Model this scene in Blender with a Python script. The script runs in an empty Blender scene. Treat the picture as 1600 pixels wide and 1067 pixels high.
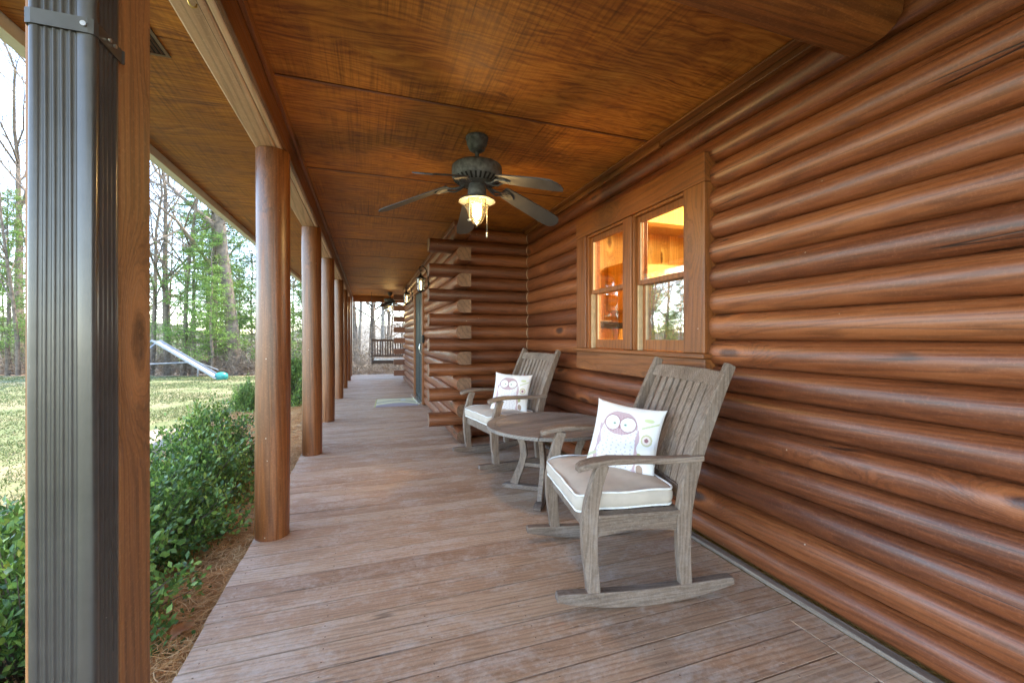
import bpy, math, random
import numpy as np
from mathutils import Vector, Matrix
R = math.radians
sc = bpy.context.scene
COL = sc.collection
random.seed(7)

# ------------------------------------------------------------------ camera
H = 1.22
cam_d = bpy.data.cameras.new('camera'); cam = bpy.data.objects.new('camera', cam_d); COL.objects.link(cam)
cam.location = (0, 0, H); cam.rotation_euler = (R(90), 0, -R(18.96))
cam_d.sensor_width = 36; cam_d.lens = 36*655/1600; cam_d.shift_y = -6.5/1600
cam_d.clip_start = 0.02; cam_d.clip_end = 3000
sc.camera = cam
# ------------------------------------------------------------------ light
SUN_EL, SUN_AZ = 64, 80          # azimuth measured from +Y towards +X: the sun stands behind the house
w = bpy.data.worlds.new('World'); sc.world = w; w.use_nodes = True
wn = w.node_tree; bg = wn.nodes['Background']
sky = wn.nodes.new('ShaderNodeTexSky'); sky.sky_type = 'NISHITA'; sky.sun_disc = False
sky.sun_elevation = R(SUN_EL); sky.sun_rotation = R(SUN_AZ); sky.air_density = 1.0; sky.dust_density = 0.0; sky.ozone_density = 3.0; sky.altitude = 2000
wn.links.new(sky.outputs[0], bg.inputs[0]); bg.inputs[1].default_value = 0.13
sl = bpy.data.lights.new('sun', 'SUN'); sl.energy = 1.1; sl.angle = R(0.6); sl.color = (1, .95, .86)
so = bpy.data.objects.new('sun', sl); COL.objects.link(so)
dv = Vector((math.sin(R(SUN_AZ))*math.cos(R(SUN_EL)), math.cos(R(SUN_AZ))*math.cos(R(SUN_EL)), math.sin(R(SUN_EL))))
so.rotation_euler = dv.to_track_quat('Z', 'Y').to_euler(); so.location = (10, 0, 20)
sc.view_settings.view_transform = 'Standard'; sc.view_settings.look = 'None'
sc.view_settings.exposure = 3.75; sc.view_settings.gamma = 1
sc.view_settings.use_white_balance = True; sc.view_settings.white_balance_temperature = 8300
sc.render.engine = 'CYCLES'
try:
    sc.cycles.max_bounces = 8; sc.cycles.diffuse_bounces = 5; sc.cycles.transparent_max_bounces = 16
except Exception: pass

# ------------------------------------------------------------------ helpers
class MB:
    def __init__(s): s.v = []; s.f = []; s.m = []; s.mi = 0
    def add(s, vs, fs):
        o = len(s.v); s.v += [tuple(p) for p in vs]
        for f in fs: s.f.append(tuple(i+o for i in f)); s.m.append(s.mi)
    def box(s, a, b):
        x0,y0,z0 = a; x1,y1,z1 = b
        if x0>x1: x0,x1=x1,x0
        if y0>y1: y0,y1=y1,y0
        if z0>z1: z0,z1=z1,z0
        s.add([(x0,y0,z0),(x1,y0,z0),(x1,y1,z0),(x0,y1,z0),(x0,y0,z1),(x1,y0,z1),(x1,y1,z1),(x0,y1,z1)],
              [(0,3,2,1),(4,5,6,7),(0,1,5,4),(1,2,6,5),(2,3,7,6),(3,0,4,7)])
    def sweep(s, pts, side, ws, th):
        pts = [Vector(p) for p in pts]; side = Vector(side).normalized(); n = len(pts)
        if not isinstance(ws, (list, tuple)): ws = [ws]*n
        if not isinstance(th, (list, tuple)): th = [th]*n
        vs = []
        for i, p in enumerate(pts):
            t = (pts[min(i+1,n-1)]-pts[max(i-1,0)]).normalized(); nn = side.cross(t).normalized()
            for a, b in ((-1,-1),(1,-1),(1,1),(-1,1)): vs.append(p+nn*ws[i]/2*a+side*th[i]/2*b)
        fs = [(3,2,1,0), tuple(4*(n-1)+k for k in range(4))]
        for i in range(n-1):
            for k in range(4): fs.append((4*i+k, 4*i+(k+1)%4, 4*i+4+(k+1)%4, 4*i+4+k))
        s.add(vs, fs)
    def tube(s, pts, rs, n=8, cap=True):
        pts = [Vector(p) for p in pts]; m = len(pts)
        if not isinstance(rs, (list, tuple)): rs = [rs]*m
        vs = []; ref = Vector((0,0,1))
        t0 = (pts[1]-pts[0]).normalized()
        if abs(t0.z) > .9: ref = Vector((1,0,0))
        u = t0.cross(ref).normalized()
        for i, p in enumerate(pts):
            t = (pts[min(i+1,m-1)]-pts[max(i-1,0)]).normalized()
            u = (u - t*u.dot(t)).normalized(); v = t.cross(u)
            for k in range(n):
                a = 2*math.pi*k/n; vs.append(p+(u*math.cos(a)+v*math.sin(a))*rs[i])
        fs = []
        for i in range(m-1):
            for k in range(n): fs.append((i*n+k, i*n+(k+1)%n, i*n+n+(k+1)%n, i*n+n+k))
        if cap: fs += [tuple(range(n-1,-1,-1)), tuple((m-1)*n+k for k in range(n))]
        s.add(vs, fs)
    def loop_tube(s, pts, r, n=6):
        pts = [Vector(p) for p in pts]; m = len(pts); vs = []
        for i, p in enumerate(pts):
            t = (pts[(i+1)%m]-pts[i-1]).normalized(); u = t.cross(Vector((0,0,1)))
            if u.length < 1e-3: u = t.cross(Vector((1,0,0)))
            u.normalize(); v = t.cross(u)
            for k in range(n):
                a = 2*math.pi*k/n; vs.append(p+(u*math.cos(a)+v*math.sin(a))*r)
        fs = [(i*n+k, i*n+(k+1)%n, ((i+1)%m)*n+(k+1)%n, ((i+1)%m)*n+k) for i in range(m) for k in range(n)]
        s.add(vs, fs)
    def lathe(s, prof, c=(0,0,0), n=32):
        vs = []; c = Vector(c); m = len(prof)
        for r, z in prof:
            for k in range(n):
                a = 2*math.pi*k/n; vs.append(c+Vector((r*math.cos(a), r*math.sin(a), z)))
        fs = [(i*n+k, i*n+(k+1)%n, i*n+n+(k+1)%n, i*n+n+k) for i in range(m-1) for k in range(n)]
        if prof[0][0] > 1e-4: fs.append(tuple(range(n-1,-1,-1)))
        if prof[-1][0] > 1e-4: fs.append(tuple((m-1)*n+k for k in range(n)))
        s.add(vs, fs)
    def obj(s, name, mat, parent=None, smooth=False, bevel=0, angle=None):
        me = bpy.data.meshes.new(name); me.from_pydata(s.v, [], s.f)
        mats = mat if isinstance(mat, (list, tuple)) else [mat]
        for x in mats: me.materials.append(x)
        if len(mats) > 1: me.polygons.foreach_set('material_index', s.m)
        if smooth: me.polygons.foreach_set('use_smooth', [True]*len(me.polygons))
        if angle is not None: me.set_sharp_from_angle(angle=R(angle))
        me.update()
        o = bpy.data.objects.new(name, me); COL.objects.link(o)
        if parent: o.parent = parent
        if bevel:
            b = o.modifiers.new('bevel', 'BEVEL'); b.width = bevel; b.segments = 2; b.limit_method = 'ANGLE'; b.angle_limit = R(40)
            b.harden_normals = False
        return o
def np_obj(name, V, F, mat, parent=None, smooth=False):
    me = bpy.data.meshes.new(name); V = np.asarray(V, dtype=np.float32); F = np.asarray(F, dtype=np.int32)
    nf, k = F.shape
    me.vertices.add(len(V)); me.vertices.foreach_set('co', V.ravel())
    me.loops.add(nf*k); me.loops.foreach_set('vertex_index', F.ravel())
    me.polygons.add(nf); me.polygons.foreach_set('loop_start', np.arange(0, nf*k, k, dtype=np.int32))
    me.polygons.foreach_set('loop_total', np.full(nf, k, dtype=np.int32))
    if smooth: me.polygons.foreach_set('use_smooth', np.ones(nf, dtype=bool))
    me.materials.append(mat); me.update(calc_edges=True); me.validate()
    o = bpy.data.objects.new(name, me); COL.objects.link(o)
    if parent: o.parent = parent
    return o
def tag(o, label=None, cat=None, group=None, kind=None):
    if label: o['label'] = label
    if cat: o['category'] = cat
    if group: o['group'] = group
    if kind: o['kind'] = kind
    return o
def thing(name, loc, label, cat, rz=0, group=None):
    o = bpy.data.objects.new(name, None); COL.objects.link(o); o.location = loc; o.rotation_euler = (0,0,rz)
    o.empty_display_size = .1
    return tag(o, label, cat, group)
def copy_tree(o, parent=None):
    c = o.copy(); COL.objects.link(c)
    if parent: c.parent = parent
    for ch in [x for x in bpy.data.objects if x.parent == o]: copy_tree(ch, c)
    return c

# ------------------------------------------------------------------ materials
class NT:
    def __init__(s, name):
        s.mat = bpy.data.materials.new(name); s.mat.use_nodes = True; s.t = s.mat.node_tree
        s.b = s.t.nodes['Principled BSDF']; s.out = s.t.nodes['Material Output']
    def n(s, typ, props=None, **inp):
        nd = s.t.nodes.new(typ)
        for k, v in (props or {}).items(): setattr(nd, k, v)
        for k, v in inp.items():
            key = int(k[1:]) if k[0] == 'i' and k[1:].isdigit() else k.replace('_', ' ')
            s.set(nd.inputs[key], v)
        return nd
    def set(s, sock, v):
        if isinstance(v, bpy.types.NodeSocket): s.t.links.new(v, sock)
        elif isinstance(v, bpy.types.Node): s.t.links.new(v.outputs[0], sock)
        else:
            if sock.type == 'RGBA' and len(v) == 3: v = (*v, 1)
            sock.default_value = v
    def math(s, op, a, b=0.0, c=None):
        kw = dict(i0=a, i1=b)
        if c is not None: kw['i2'] = c
        return s.n('ShaderNodeMath', {'operation': op}, **kw).outputs[0]
    def vmath(s, op, a, b=(0,0,0)):
        return s.n('ShaderNodeVectorMath', {'operation': op}, i0=a, i1=b).outputs[0]
    def noise(s, vec, scale, detail=4, rough=.55, dist=0):
        return s.n('ShaderNodeTexNoise', None, Vector=vec, Scale=scale, Detail=detail, Roughness=rough, Distortion=dist).outputs[0]
    def ramp(s, fac, stops, interp='LINEAR'):
        nd = s.n('ShaderNodeValToRGB', None, Fac=fac); cr = nd.color_ramp; cr.interpolation = interp
        while len(cr.elements) > 1: cr.elements.remove(cr.elements[-1])
        cr.elements[0].position = stops[0][0]; c = stops[0][1]; cr.elements[0].color = (*c, 1) if len(c) == 3 else c
        for p, c in stops[1:]:
            e = cr.elements.new(p); e.color = (*c, 1) if len(c) == 3 else c
        return nd.outputs[0]
    def rng(s, v, a, b, c=0.0, d=1.0):
        return s.n('ShaderNodeMapRange', {'clamp': True}, i0=v, i1=a, i2=b, i3=c, i4=d).outputs[0]
    def mix(s, fac, a, b, mode='MIX'):
        nd = s.n('ShaderNodeMix', {'data_type': 'RGBA', 'blend_type': mode})
        s.set(nd.inputs[0], fac); s.set(nd.inputs[6], a); s.set(nd.inputs[7], b); return nd.outputs[2]
    def bump(s, h, strength=.3, dist=.01):
        nd = s.n('ShaderNodeBump', None, Strength=strength, Distance=dist, Height=h); s.set(s.b.inputs['Normal'], nd.outputs[0])
    def coords(s, kind='Object'):
        return s.n('ShaderNodeTexCoord').outputs[kind]
    def fin(s, col=None, rough=.5, metal=0.0, spec=None, coat=None, coat_r=.2):
        if col is not None: s.set(s.b.inputs['Base Color'], col)
        s.set(s.b.inputs['Roughness'], rough); s.set(s.b.inputs['Metallic'], metal)
        if spec is not None: s.set(s.b.inputs['Specular IOR Level'], spec)
        if coat is not None: s.set(s.b.inputs['Coat Weight'], coat); s.set(s.b.inputs['Coat Roughness'], coat_r)
        return s.mat
def simple(name, col, rough=.5, metal=0.0, nscale=20, var=.15, bump=0.0, spec=None):
    t = NT(name); c = t.coords(); n = t.noise(c, nscale, 5)
    k = t.rng(n, .3, .7, 1-var, 1+var)
    cc = t.vmath('MULTIPLY', col, t.n('ShaderNodeCombineXYZ', None, X=k, Y=k, Z=k).outputs[0])
    rr = t.rng(n, .3, .7, max(0,rough-.08), min(1,rough+.08))
    if bump: t.bump(n, bump, .004)
    return t.fin(cc, rr, metal, spec)

def wood(name, dark, mid, light, axis='Y', rough=.38, knots=True, cracks=.5, across=11.0, along=.45, bump=.25, coat=.0, wear=None, wear_amt=0.0, specks=True, ivar=.25, knot_thr=.62):
    t = NT(name); c = t.coords()
    isl = t.n('ShaderNodeNewGeometry').outputs['Random Per Island']
    off = t.math('MULTIPLY', isl, 41.0)
    offv = t.n('ShaderNodeCombineXYZ', None, X=off, Y=off, Z=off).outputs[0]
    base = t.vmath('ADD', c, offv)
    sA = {'X': (along,across,across), 'Y': (across,along,across), 'Z': (across,across,along)}[axis]
    kA = {'X': (1.3,3.2,3.2), 'Y': (3.2,1.3,3.2), 'Z': (3.2,3.2,1.3)}[axis]
    vec = t.vmath('MULTIPLY', base, sA)
    if knots:
        vo = t.n('ShaderNodeTexVoronoi', None, Vector=t.vmath('MULTIPLY', base, kA), Scale=1.0)
        sep = t.n('ShaderNodeSeparateColor', None, Color=vo.outputs['Color'])
        on = t.math('GREATER_THAN', sep.outputs[0], knot_thr)
        dist = t.math('ADD', vo.outputs['Distance'], t.math('MULTIPLY', t.math('SUBTRACT', t.noise(base, 22, 3), .5), .07))
        halo = t.math('MULTIPLY', t.rng(dist, .05, .42, 1, 0), on)
        kn = t.math('MULTIPLY', t.rng(dist, .07, .14, 1, 0), on)
        bend = t.math('MULTIPLY', t.math('POWER', halo, 2.0), 1.6)
        vec = t.vmath('ADD', vec, t.n('ShaderNodeCombineXYZ', None, X=bend, Y=bend, Z=bend).outputs[0])
    g1 = t.noise(vec, 1.0, 6, .6, .8)
    g2 = t.noise(vec, 4.5, 4, .6, .3)
    blot = t.noise(t.vmath('MULTIPLY', base, {'X': (.8,2.5,2.5), 'Y': (2.5,.8,2.5), 'Z': (2.5,2.5,.8)}[axis]), 1.3, 3)
    g3 = t.noise(vec, 16.0, 4, .7, .2)
    f = t.math('ADD', t.math('ADD', t.math('MULTIPLY', g1, .36), t.math('MULTIPLY', g3, .34)), t.math('MULTIPLY', g2, .30))
    f = t.math('ADD', f, t.math('MULTIPLY', t.math('SUBTRACT', blot, .5), .35))
    f = t.math('ADD', f, t.math('MULTIPLY', t.math('SUBTRACT', isl, .5), ivar))
    col = t.ramp(f, [(.3, dark), (.48, mid), (.68, light)])
    # fine growth lines
    wv = t.n('ShaderNodeTexWave', {'wave_type': 'BANDS', 'bands_direction': 'DIAGONAL'}, Vector=vec, Scale=1.6, Distortion=7.0, Detail=3.0, Detail_Scale=1.2).outputs[1]
    col = t.mix(t.rng(wv, .55, 1.0, 0, .4), col, tuple(x*.45 for x in dark), 'MIX')
    if knots:
        col = t.mix(t.math('MULTIPLY', kn, .9), col, tuple(x*.3 for x in dark))
        ring = t.math('MULTIPLY', t.math('MULTIPLY', t.rng(dist, .10, .14, 0, 1), t.rng(dist, .15, .24, 1, 0)), on)
        col = t.mix(t.math('MULTIPLY', ring, .45), col, tuple(min(1,x*1.5) for x in light))
    du = t.rng(t.noise(base, 95, 4, .75), .52, .72, 0, .22); col = t.mix(du, col, tuple(min(1,x*1.5+.06) for x in light))
    hgt = t.math('ADD', t.math('ADD', t.math('MULTIPLY', g2, .5), t.math('MULTIPLY', g3, .35)), t.math('MULTIPLY', wv, -.2))
    if cracks:
        cn = t.noise(t.vmath('MULTIPLY', base, {'X': (.22,8,8), 'Y': (8,.22,8), 'Z': (8,8,.22)}[axis]), 1.0, 2, .35)
        cr = t.rng(t.math('ABSOLUTE', t.math('SUBTRACT', cn, .5)), .0015, .0055, 1, 0)
        cm = t.rng(t.noise(base, .8, 1), .5, .54, 0, 1)
        cr = t.math('MULTIPLY', cr, cm)
        col = t.mix(t.math('MULTIPLY', cr, cracks), col, (.012,.006,.004))
        hgt = t.math('SUBTRACT', hgt, cr)
    rr = t.rng(g2, .3, .7, rough-.08, rough+.1)
    if wear is not None:
        wn_ = t.noise(t.vmath('MULTIPLY', base, {'X': (2.6,4,4), 'Y': (4,2.6,4), 'Z': (4,4,2.6)}[axis]), 1.5, 9, .78, .4)
        wf = t.noise(base, 42, 4, .7)
        wm = t.rng(t.math('ADD', t.math('MULTIPLY', wn_, .72), t.math('MULTIPLY', wf, .28)), .47, .64, 0, wear_amt)
        col = t.mix(wm, col, wear); rr = t.math('ADD', rr, t.math('MULTIPLY', wm, .25))
    if specks:
        sp = t.n('ShaderNodeTexVoronoi', None, Vector=c, Scale=13.0)
        s2 = t.n('ShaderNodeSeparateColor', None, Color=sp.outputs['Color'])
        sm = t.math('MULTIPLY', t.math('GREATER_THAN', s2.outputs[1], .86), t.rng(sp.outputs['Distance'], .03, .055, 1, 0))
        col = t.mix(t.math('MULTIPLY', sm, .8), col, (.6,.5,.4))
    t.bump(hgt, bump, .006)
    return t.fin(col, rr, 0, None, coat, .34)

STAIN = ((.10,.028,.008), (.26,.080,.020), (.40,.15,.045))
M = {}
STAIN = ((.095,.023,.008), (.215,.056,.017), (.335,.104,.034))
M['log_y'] = wood('stained_log_along_porch', *STAIN, axis='Y', rough=.42, coat=.4, across=15, along=.85, bump=.26, knot_thr=.42, ivar=.22, cracks=.9)
M['log_x'] = wood('stained_log_across_porch', (.09,.026,.010), (.18,.050,.017), (.27,.085,.028), axis='X', rough=.42, coat=.16, across=14, along=1.0)
M['log_end'] = wood('sawn_log_end', (.10,.045,.022), (.20,.10,.055), (.30,.16,.09), axis='Z', rough=.7, knots=False, across=6, along=5)
M['post'] = wood('stained_post_wood', (.10,.028,.008), (.235,.070,.018), (.35,.12,.034), axis='Z', rough=.34, coat=.3, knot_thr=.3)
M['sqpost'] = wood('worn_square_post_wood', (.17,.065,.024), (.36,.15,.055), (.48,.22,.09), axis='Z', rough=.55, across=14)
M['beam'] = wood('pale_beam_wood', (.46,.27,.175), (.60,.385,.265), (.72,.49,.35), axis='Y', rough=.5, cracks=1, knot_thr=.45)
M['trim_y'] = wood('dark_trim_wood', (.09,.025,.007), (.19,.06,.015), (.28,.10,.027), axis='Y', rough=.4, knots=False)
M['beam_x'] = wood('cross_beam_wood', (.11,.03,.008), (.27,.085,.02), (.40,.15,.04), axis='X', rough=.42)
M['casing'] = wood('window_casing_wood', (.14,.040,.011), (.25,.078,.020), (.34,.115,.030), axis='Z', rough=.4, across=9, cracks=0)
M['casing_y'] = wood('window_casing_rail_wood', (.14,.040,.011), (.25,.078,.020), (.34,.115,.030), axis='Y', rough=.4, across=9, cracks=0)
M['pine'] = wood('interior_pine_board', (.46,.24,.06), (.66,.38,.11), (.82,.54,.2), axis='Z', rough=.4, cracks=0, specks=False)
M['sash_pale'] = simple('pale_window_track', (.62,.45,.27), .5)
M['teak'] = wood('weathered_teak', (.11,.070,.048), (.225,.155,.112), (.34,.245,.185), axis='X', rough=.62, knots=False, across=20, along=1.3, cracks=.5, specks=False, ivar=.16, wear=(.40,.35,.31), wear_amt=.35)
M['teak_z'] = wood('weathered_teak_upright', (.11,.070,.048), (.225,.155,.112), (.34,.245,.185), axis='Z', rough=.62, knots=False, across=20, along=1.3, cracks=.5, specks=False, ivar=.16, wear=(.40,.35,.31), wear_amt=.35)
M['deck'] = wood('worn_deck_board', (.36,.19,.105), (.49,.29,.175), (.60,.405,.265), axis='X', rough=.5, knots=True, knot_thr=.8, across=16, along=.8, wear=(.74,.64,.54), wear_amt=.55, ivar=.22, bump=.35)
M['teak_grey'] = wood('grey_teak_table_top', (.12,.098,.085), (.23,.195,.17), (.33,.29,.26), axis='X', rough=.6, knots=False, across=18, along=1.3, cracks=.6, specks=False, ivar=.12)
M['skirt'] = wood('grey_skirt_board', (.16,.12,.09), (.27,.21,.165), (.38,.32,.26), axis='Y', rough=.7, knots=False)
M['swing'] = wood('dark_swing_wood', (.03,.016,.010), (.07,.035,.022), (.11,.06,.04), axis='X', rough=.5, knots=False)
def ply():
    t = NT('rough_sawn_plywood'); c = t.coords()
    isl = t.n('ShaderNodeNewGeometry').outputs['Random Per Island']; off = t.math('MULTIPLY', isl, 23.0)
    b = t.vmath('ADD', c, t.n('ShaderNodeCombineXYZ', None, X=off, Y=off, Z=off).outputs[0])
    v = t.vmath('MULTIPLY', b, (1.0, 3.6, 1))
    warp = t.n('ShaderNodeTexNoise', None, Vector=v, Scale=.9, Detail=3.0).outputs[1]
    v2 = t.vmath('ADD', v, t.vmath('MULTIPLY', warp, (1.3,1.3,0)))
    wv = t.n('ShaderNodeTexWave', {'wave_type': 'BANDS', 'bands_direction': 'Y'}, Vector=v2, Scale=2.6, Distortion=6, Detail=4.0, Detail_Scale=1.4, Detail_Roughness=.65).outputs[1]
    n1 = t.noise(v, 2.4, 6, .62, 1.2)
    n0 = t.noise(t.vmath('MULTIPLY', v2, (1.2,1.5,1)), 3.4, 7, .68, 1.6)
    f = t.math('ADD', t.math('MULTIPLY', wv, .10), t.math('ADD', t.math('MULTIPLY', n1, .44), t.math('MULTIPLY', n0, .48)))
    col = t.ramp(f, [(.33, (.16,.044,.011)), (.44, (.36,.115,.021)), (.55, (.56,.205,.036)), (.7, (.70,.30,.062))])
    big = t.noise(b, .8, 3); col = t.mix(t.rng(big, .38, .66, .35, 0), col, (.13,.036,.009))
    saw = t.noise(t.vmath('MULTIPLY', b, (70, 1.6, 1)), 1.0, 3, .6)
    sawm = t.rng(t.noise(b, 1.7, 2), .42, .58, .15, 1)
    sw = t.math('MULTIPLY', t.rng(saw, .45, .72, 0, .6), sawm); col = t.mix(sw, col, (.035,.010,.003))
    fl = t.noise(t.vmath('MULTIPLY', b, (3, 90, 1)), 1.0, 3, .6); col = t.mix(t.rng(fl, .5, .75, 0, .4), col, (.05,.014,.003))
    sp = t.n('ShaderNodeTexVoronoi', None, Vector=c, Scale=3.2)
    s2 = t.n('ShaderNodeSeparateColor', None, Color=sp.outputs['Color'])
    sm = t.math('MULTIPLY', t.math('GREATER_THAN', s2.outputs[1], .72), t.rng(sp.outputs['Distance'], .018, .032, 1, 0))
    col = t.mix(sm, col, (.7,.55,.4))
    t.bump(t.math('ADD', t.math('MULTIPLY', saw, .6), t.math('MULTIPLY', f, .6)), .35, .006)
    return t.fin(col, t.rng(n1, .3, .7, .52, .68), spec=.35)
M['ply'] = ply()
M['gutter'] = simple('painted_gutter', (.62,.60,.53), .45, var=.06)
M['bronze'] = None
def spout():
    t = NT('bronze_painted_aluminium'); c = t.coords()
    st = t.noise(t.vmath('MULTIPLY', c, (30,30,1.2)), 1, 5)
    n = t.noise(c, 7, 6, .7)
    col = t.ramp(n, [(.3, (.062,.055,.05)), (.7, (.095,.085,.077))])
    sc_ = t.rng(t.noise(t.vmath('MULTIPLY', c, (9,9,6)), 3.0, 8, .8, 2.0), .66, .72, 0, .5); zz = t.n('ShaderNodeSeparateXYZ', None, Vector=c).outputs[2]
    band = t.math('MULTIPLY', t.rng(zz, .98, 1.06, 0, 1), t.rng(zz, 1.16, 1.24, 1, 0)); sc_ = t.math('MULTIPLY', sc_, t.math('ADD', t.math('MULTIPLY', band, .85), .1))
    col = t.mix(sc_, col, (.42,.42,.42))
    sp = t.n('ShaderNodeTexVoronoi', None, Vector=c, Scale=38.0); s2 = t.n('ShaderNodeSeparateColor', None, Color=sp.outputs['Color'])
    sm = t.math('MULTIPLY', t.math('GREATER_THAN', s2.outputs[1], .82), t.rng(sp.outputs['Distance'], .03, .055, 1, 0)); col = t.mix(sm, col, (.6,.55,.48))
    return t.fin(col, t.rng(st, .3, .7, .26, .42), .3, coat=.25)
M['spout'] = spout()
M['strap'] = simple('strap_metal', (.10,.093,.085), .38, .5)
M['steel'] = simple('bright_screw_steel', (.6,.58,.55), .3, .9)
M['iron'] = simple('weathered_iron', (.10,.10,.105), .6, .3, nscale=30, var=.55, bump=.2)
M['iron_dark'] = simple('blackened_iron', (.018,.017,.017), .45, .6)
M['blade'] = simple('weathered_grey_blade', (.04,.041,.048), .5, 0, nscale=14, var=.25)
M['blade_light'] = M['blade']
M['brass'] = simple('aged_brass', (.5,.36,.13), .35, .9)
M['chain'] = simple('pull_chain', (.7,.66,.55), .4, .5)
M['white'] = simple('white_plastic', (.75,.75,.72), .5)
M['fabric'] = simple('beige_cushion_fabric', (.56,.475,.395), .85, nscale=9, var=.12, bump=.25)
M['piping'] = simple('white_piping', (.8,.79,.76), .8)
M['door'] = simple('dark_green_door_paint', (.012,.024,.024), .5)
M['nickel'] = simple('satin_nickel', (.72,.70,.64), .28, .95)
M['vent'] = simple('vent_louvre_brown', (.11,.05,.025), .5)
M['black'] = simple('vent_void', (.01,.008,.007), .9)
M['galv'] = simple('galvanised_slide', (.24,.26,.29), .5, .1)
M['teal'] = simple('teal_plastic', (.01,.22,.20), .35)
M['stone'] = simple('concrete_walk', (.36,.29,.22), .9, nscale=8, var=.18, bump=.3)
def emis(name, col, s):
    t = NT(name); t.b.inputs['Emission Color'].default_value = (*col, 1); t.b.inputs['Emission Strength'].default_value = s; return t.fin(col, .4)
M['bulb'] = emis('lit_bulb', (1,.80,.45), 2.2)
M['bulb_off'] = emis('lit_candle_bulb', (1,.85,.6), .8)
def glass(name, tint=(1,1,1), rough=0.02, refl=.12, alpha=.1, bumpy=0):
    t = NT(name)
    tr = t.n('ShaderNodeBsdfTransparent', None, Color=tint); gl = t.n('ShaderNodeBsdfGlossy', None, Color=(1,1,1), Roughness=rough)
    bf = t.n('ShaderNodeNewGeometry').outputs['Backfacing']; fr = t.n('ShaderNodeFresnel', None, IOR=t.rng(bf, 0, 1, 1.5, .6667))
    if bumpy:
        nb = t.n('ShaderNodeBump', None, Strength=bumpy, Distance=.01, Height=t.noise(t.coords(), 60, 2)); t.set(gl.inputs['Normal'], nb.outputs[0])
    mx = t.n('ShaderNodeMixShader'); t.set(mx.inputs[0], t.math('ADD', t.math('MULTIPLY', fr.outputs[0], 1.0), refl)); t.set(mx.inputs[1], tr.outputs[0]); t.set(mx.inputs[2], gl.outputs[0])
    t.set(t.out.inputs[0], mx.outputs[0]); return t.mat
M['pane'] = glass('window_glass', refl=.10)
M['pane_screened'] = glass('window_glass_with_screen', tint=(.45,.45,.45), refl=.42)
M['lamp_glass'] = glass('seeded_lamp_glass', (1,.93,.75), .1, .05, bumpy=.5)
def leafmat(name, a, b, c3, rough=.4, trans=.25):
    t = NT(name); isl = t.n('ShaderNodeNewGeometry').outputs['Random Per Island']
    n = t.noise(t.coords(), 3.0, 2); f = t.math('ADD', t.math('MULTIPLY', isl, .6), t.math('MULTIPLY', n, .4))
    col = t.ramp(f, [(.2, a), (.5, b), (.8, c3)])
    df = t.n('ShaderNodeBsdfTranslucent', None, Color=col); t.fin(col, rough)
    mx = t.n('ShaderNodeMixShader'); mx.inputs[0].default_value = trans
    t.set(mx.inputs[1], t.b.outputs[0]); t.set(mx.inputs[2], df.outputs[0]); t.set(t.out.inputs[0], mx.outputs[0]); return t.mat
M['holly'] = leafmat('glossy_shrub_leaves', (.055,.125,.035), (.12,.24,.055), (.32,.46,.10), .32, .2)
M['needles'] = leafmat('fresh_pine_foliage', (.08,.17,.035), (.16,.29,.06), (.28,.44,.11), .6, .4)
M['needles_dark'] = leafmat('dark_pine_foliage', (.05,.11,.035), (.09,.18,.055), (.16,.27,.085), .6, .35)
M['straw'] = leafmat('pine_straw', (.50,.22,.07), (.74,.38,.14), (.85,.56,.28), .7, .15)
M['brush'] = leafmat('bare_brush', (.10,.075,.055), (.17,.13,.10), (.26,.22,.17), .8, .1)
M['bark'] = simple('grey_brown_bark', (.15,.115,.088), .9, nscale=6, var=.5, bump=.5)
M['bark_pale'] = simple('pale_grey_bark', (.28,.25,.215), .9, nscale=5, var=.4, bump=.5)
M['grassb'] = leafmat('grass_blades', (.07,.11,.035), (.115,.155,.055), (.22,.20,.12), .7, .3)
def ground():
    t = NT('lawn_and_leaf_litter'); c = t.coords()
    n = t.noise(c, .5, 6, .65); n2 = t.noise(t.vmath('MULTIPLY', c, (1,1,1)), 5, 6, .7); n3 = t.noise(c, 40, 3)
    f = t.math('ADD', t.math('MULTIPLY', n, .5), t.math('ADD', t.math('MULTIPLY', n2, .35), t.math('MULTIPLY', n3, .15)))
    lawn = t.ramp(f, [(.40, (.075,.11,.035)), (.48, (.12,.145,.06)), (.56, (.21,.19,.11)), (.66, (.26,.22,.14))])
    lit = t.ramp(n2, [(.35, (.12,.075,.045)), (.55, (.28,.17,.10)), (.7, (.40,.26,.16))])
    sp = t.n('ShaderNodeSeparateXYZ', None, Vector=c)
    dd = t.math('ADD', t.math('MULTIPLY', sp.outputs[0], .3249), t.math('MULTIPLY', sp.outputs[1], .9457))
    dd = t.math('ADD', dd, t.math('MULTIPLY', t.math('SUBTRACT', n, .5), 2.5))
    yy = t.rng(dd, 16.9, 17.5, 0, 1)
    col = t.mix(yy, lawn, lit); t.bump(f, .6, .03); return t.fin(col, .95)
M['ground'] = ground()
def strawbed():
    t = NT('straw_bed_base'); c = t.coords(); n = t.noise(c, 18, 7, .75, 1.5)
    return t.fin(t.ramp(n, [(.35, (.22,.10,.035)), (.5, (.48,.235,.09)), (.65, (.66,.40,.18))]), .95)
M['strawbed'] = strawbed()
def hillmat():
    t = NT('far_wooded_slope'); c = t.coords(); n = t.noise(c, .9, 8, .75)
    return t.fin(t.ramp(n, [(.35, (.09,.085,.075)), (.55, (.18,.165,.14)), (.7, (.16,.2,.11))]), 1)
M['hill'] = hillmat()
def vcol(name, rough=.85):
    t = NT(name); a = t.n('ShaderNodeVertexColor'); a.layer_name = 'print'; t.bump(t.noise(t.coords(), 300, 3), .15, .002); return t.fin(a.outputs[0], rough)
M['print'] = vcol('printed_fabric'); M['matprint'] = vcol('printed_mat')

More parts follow.
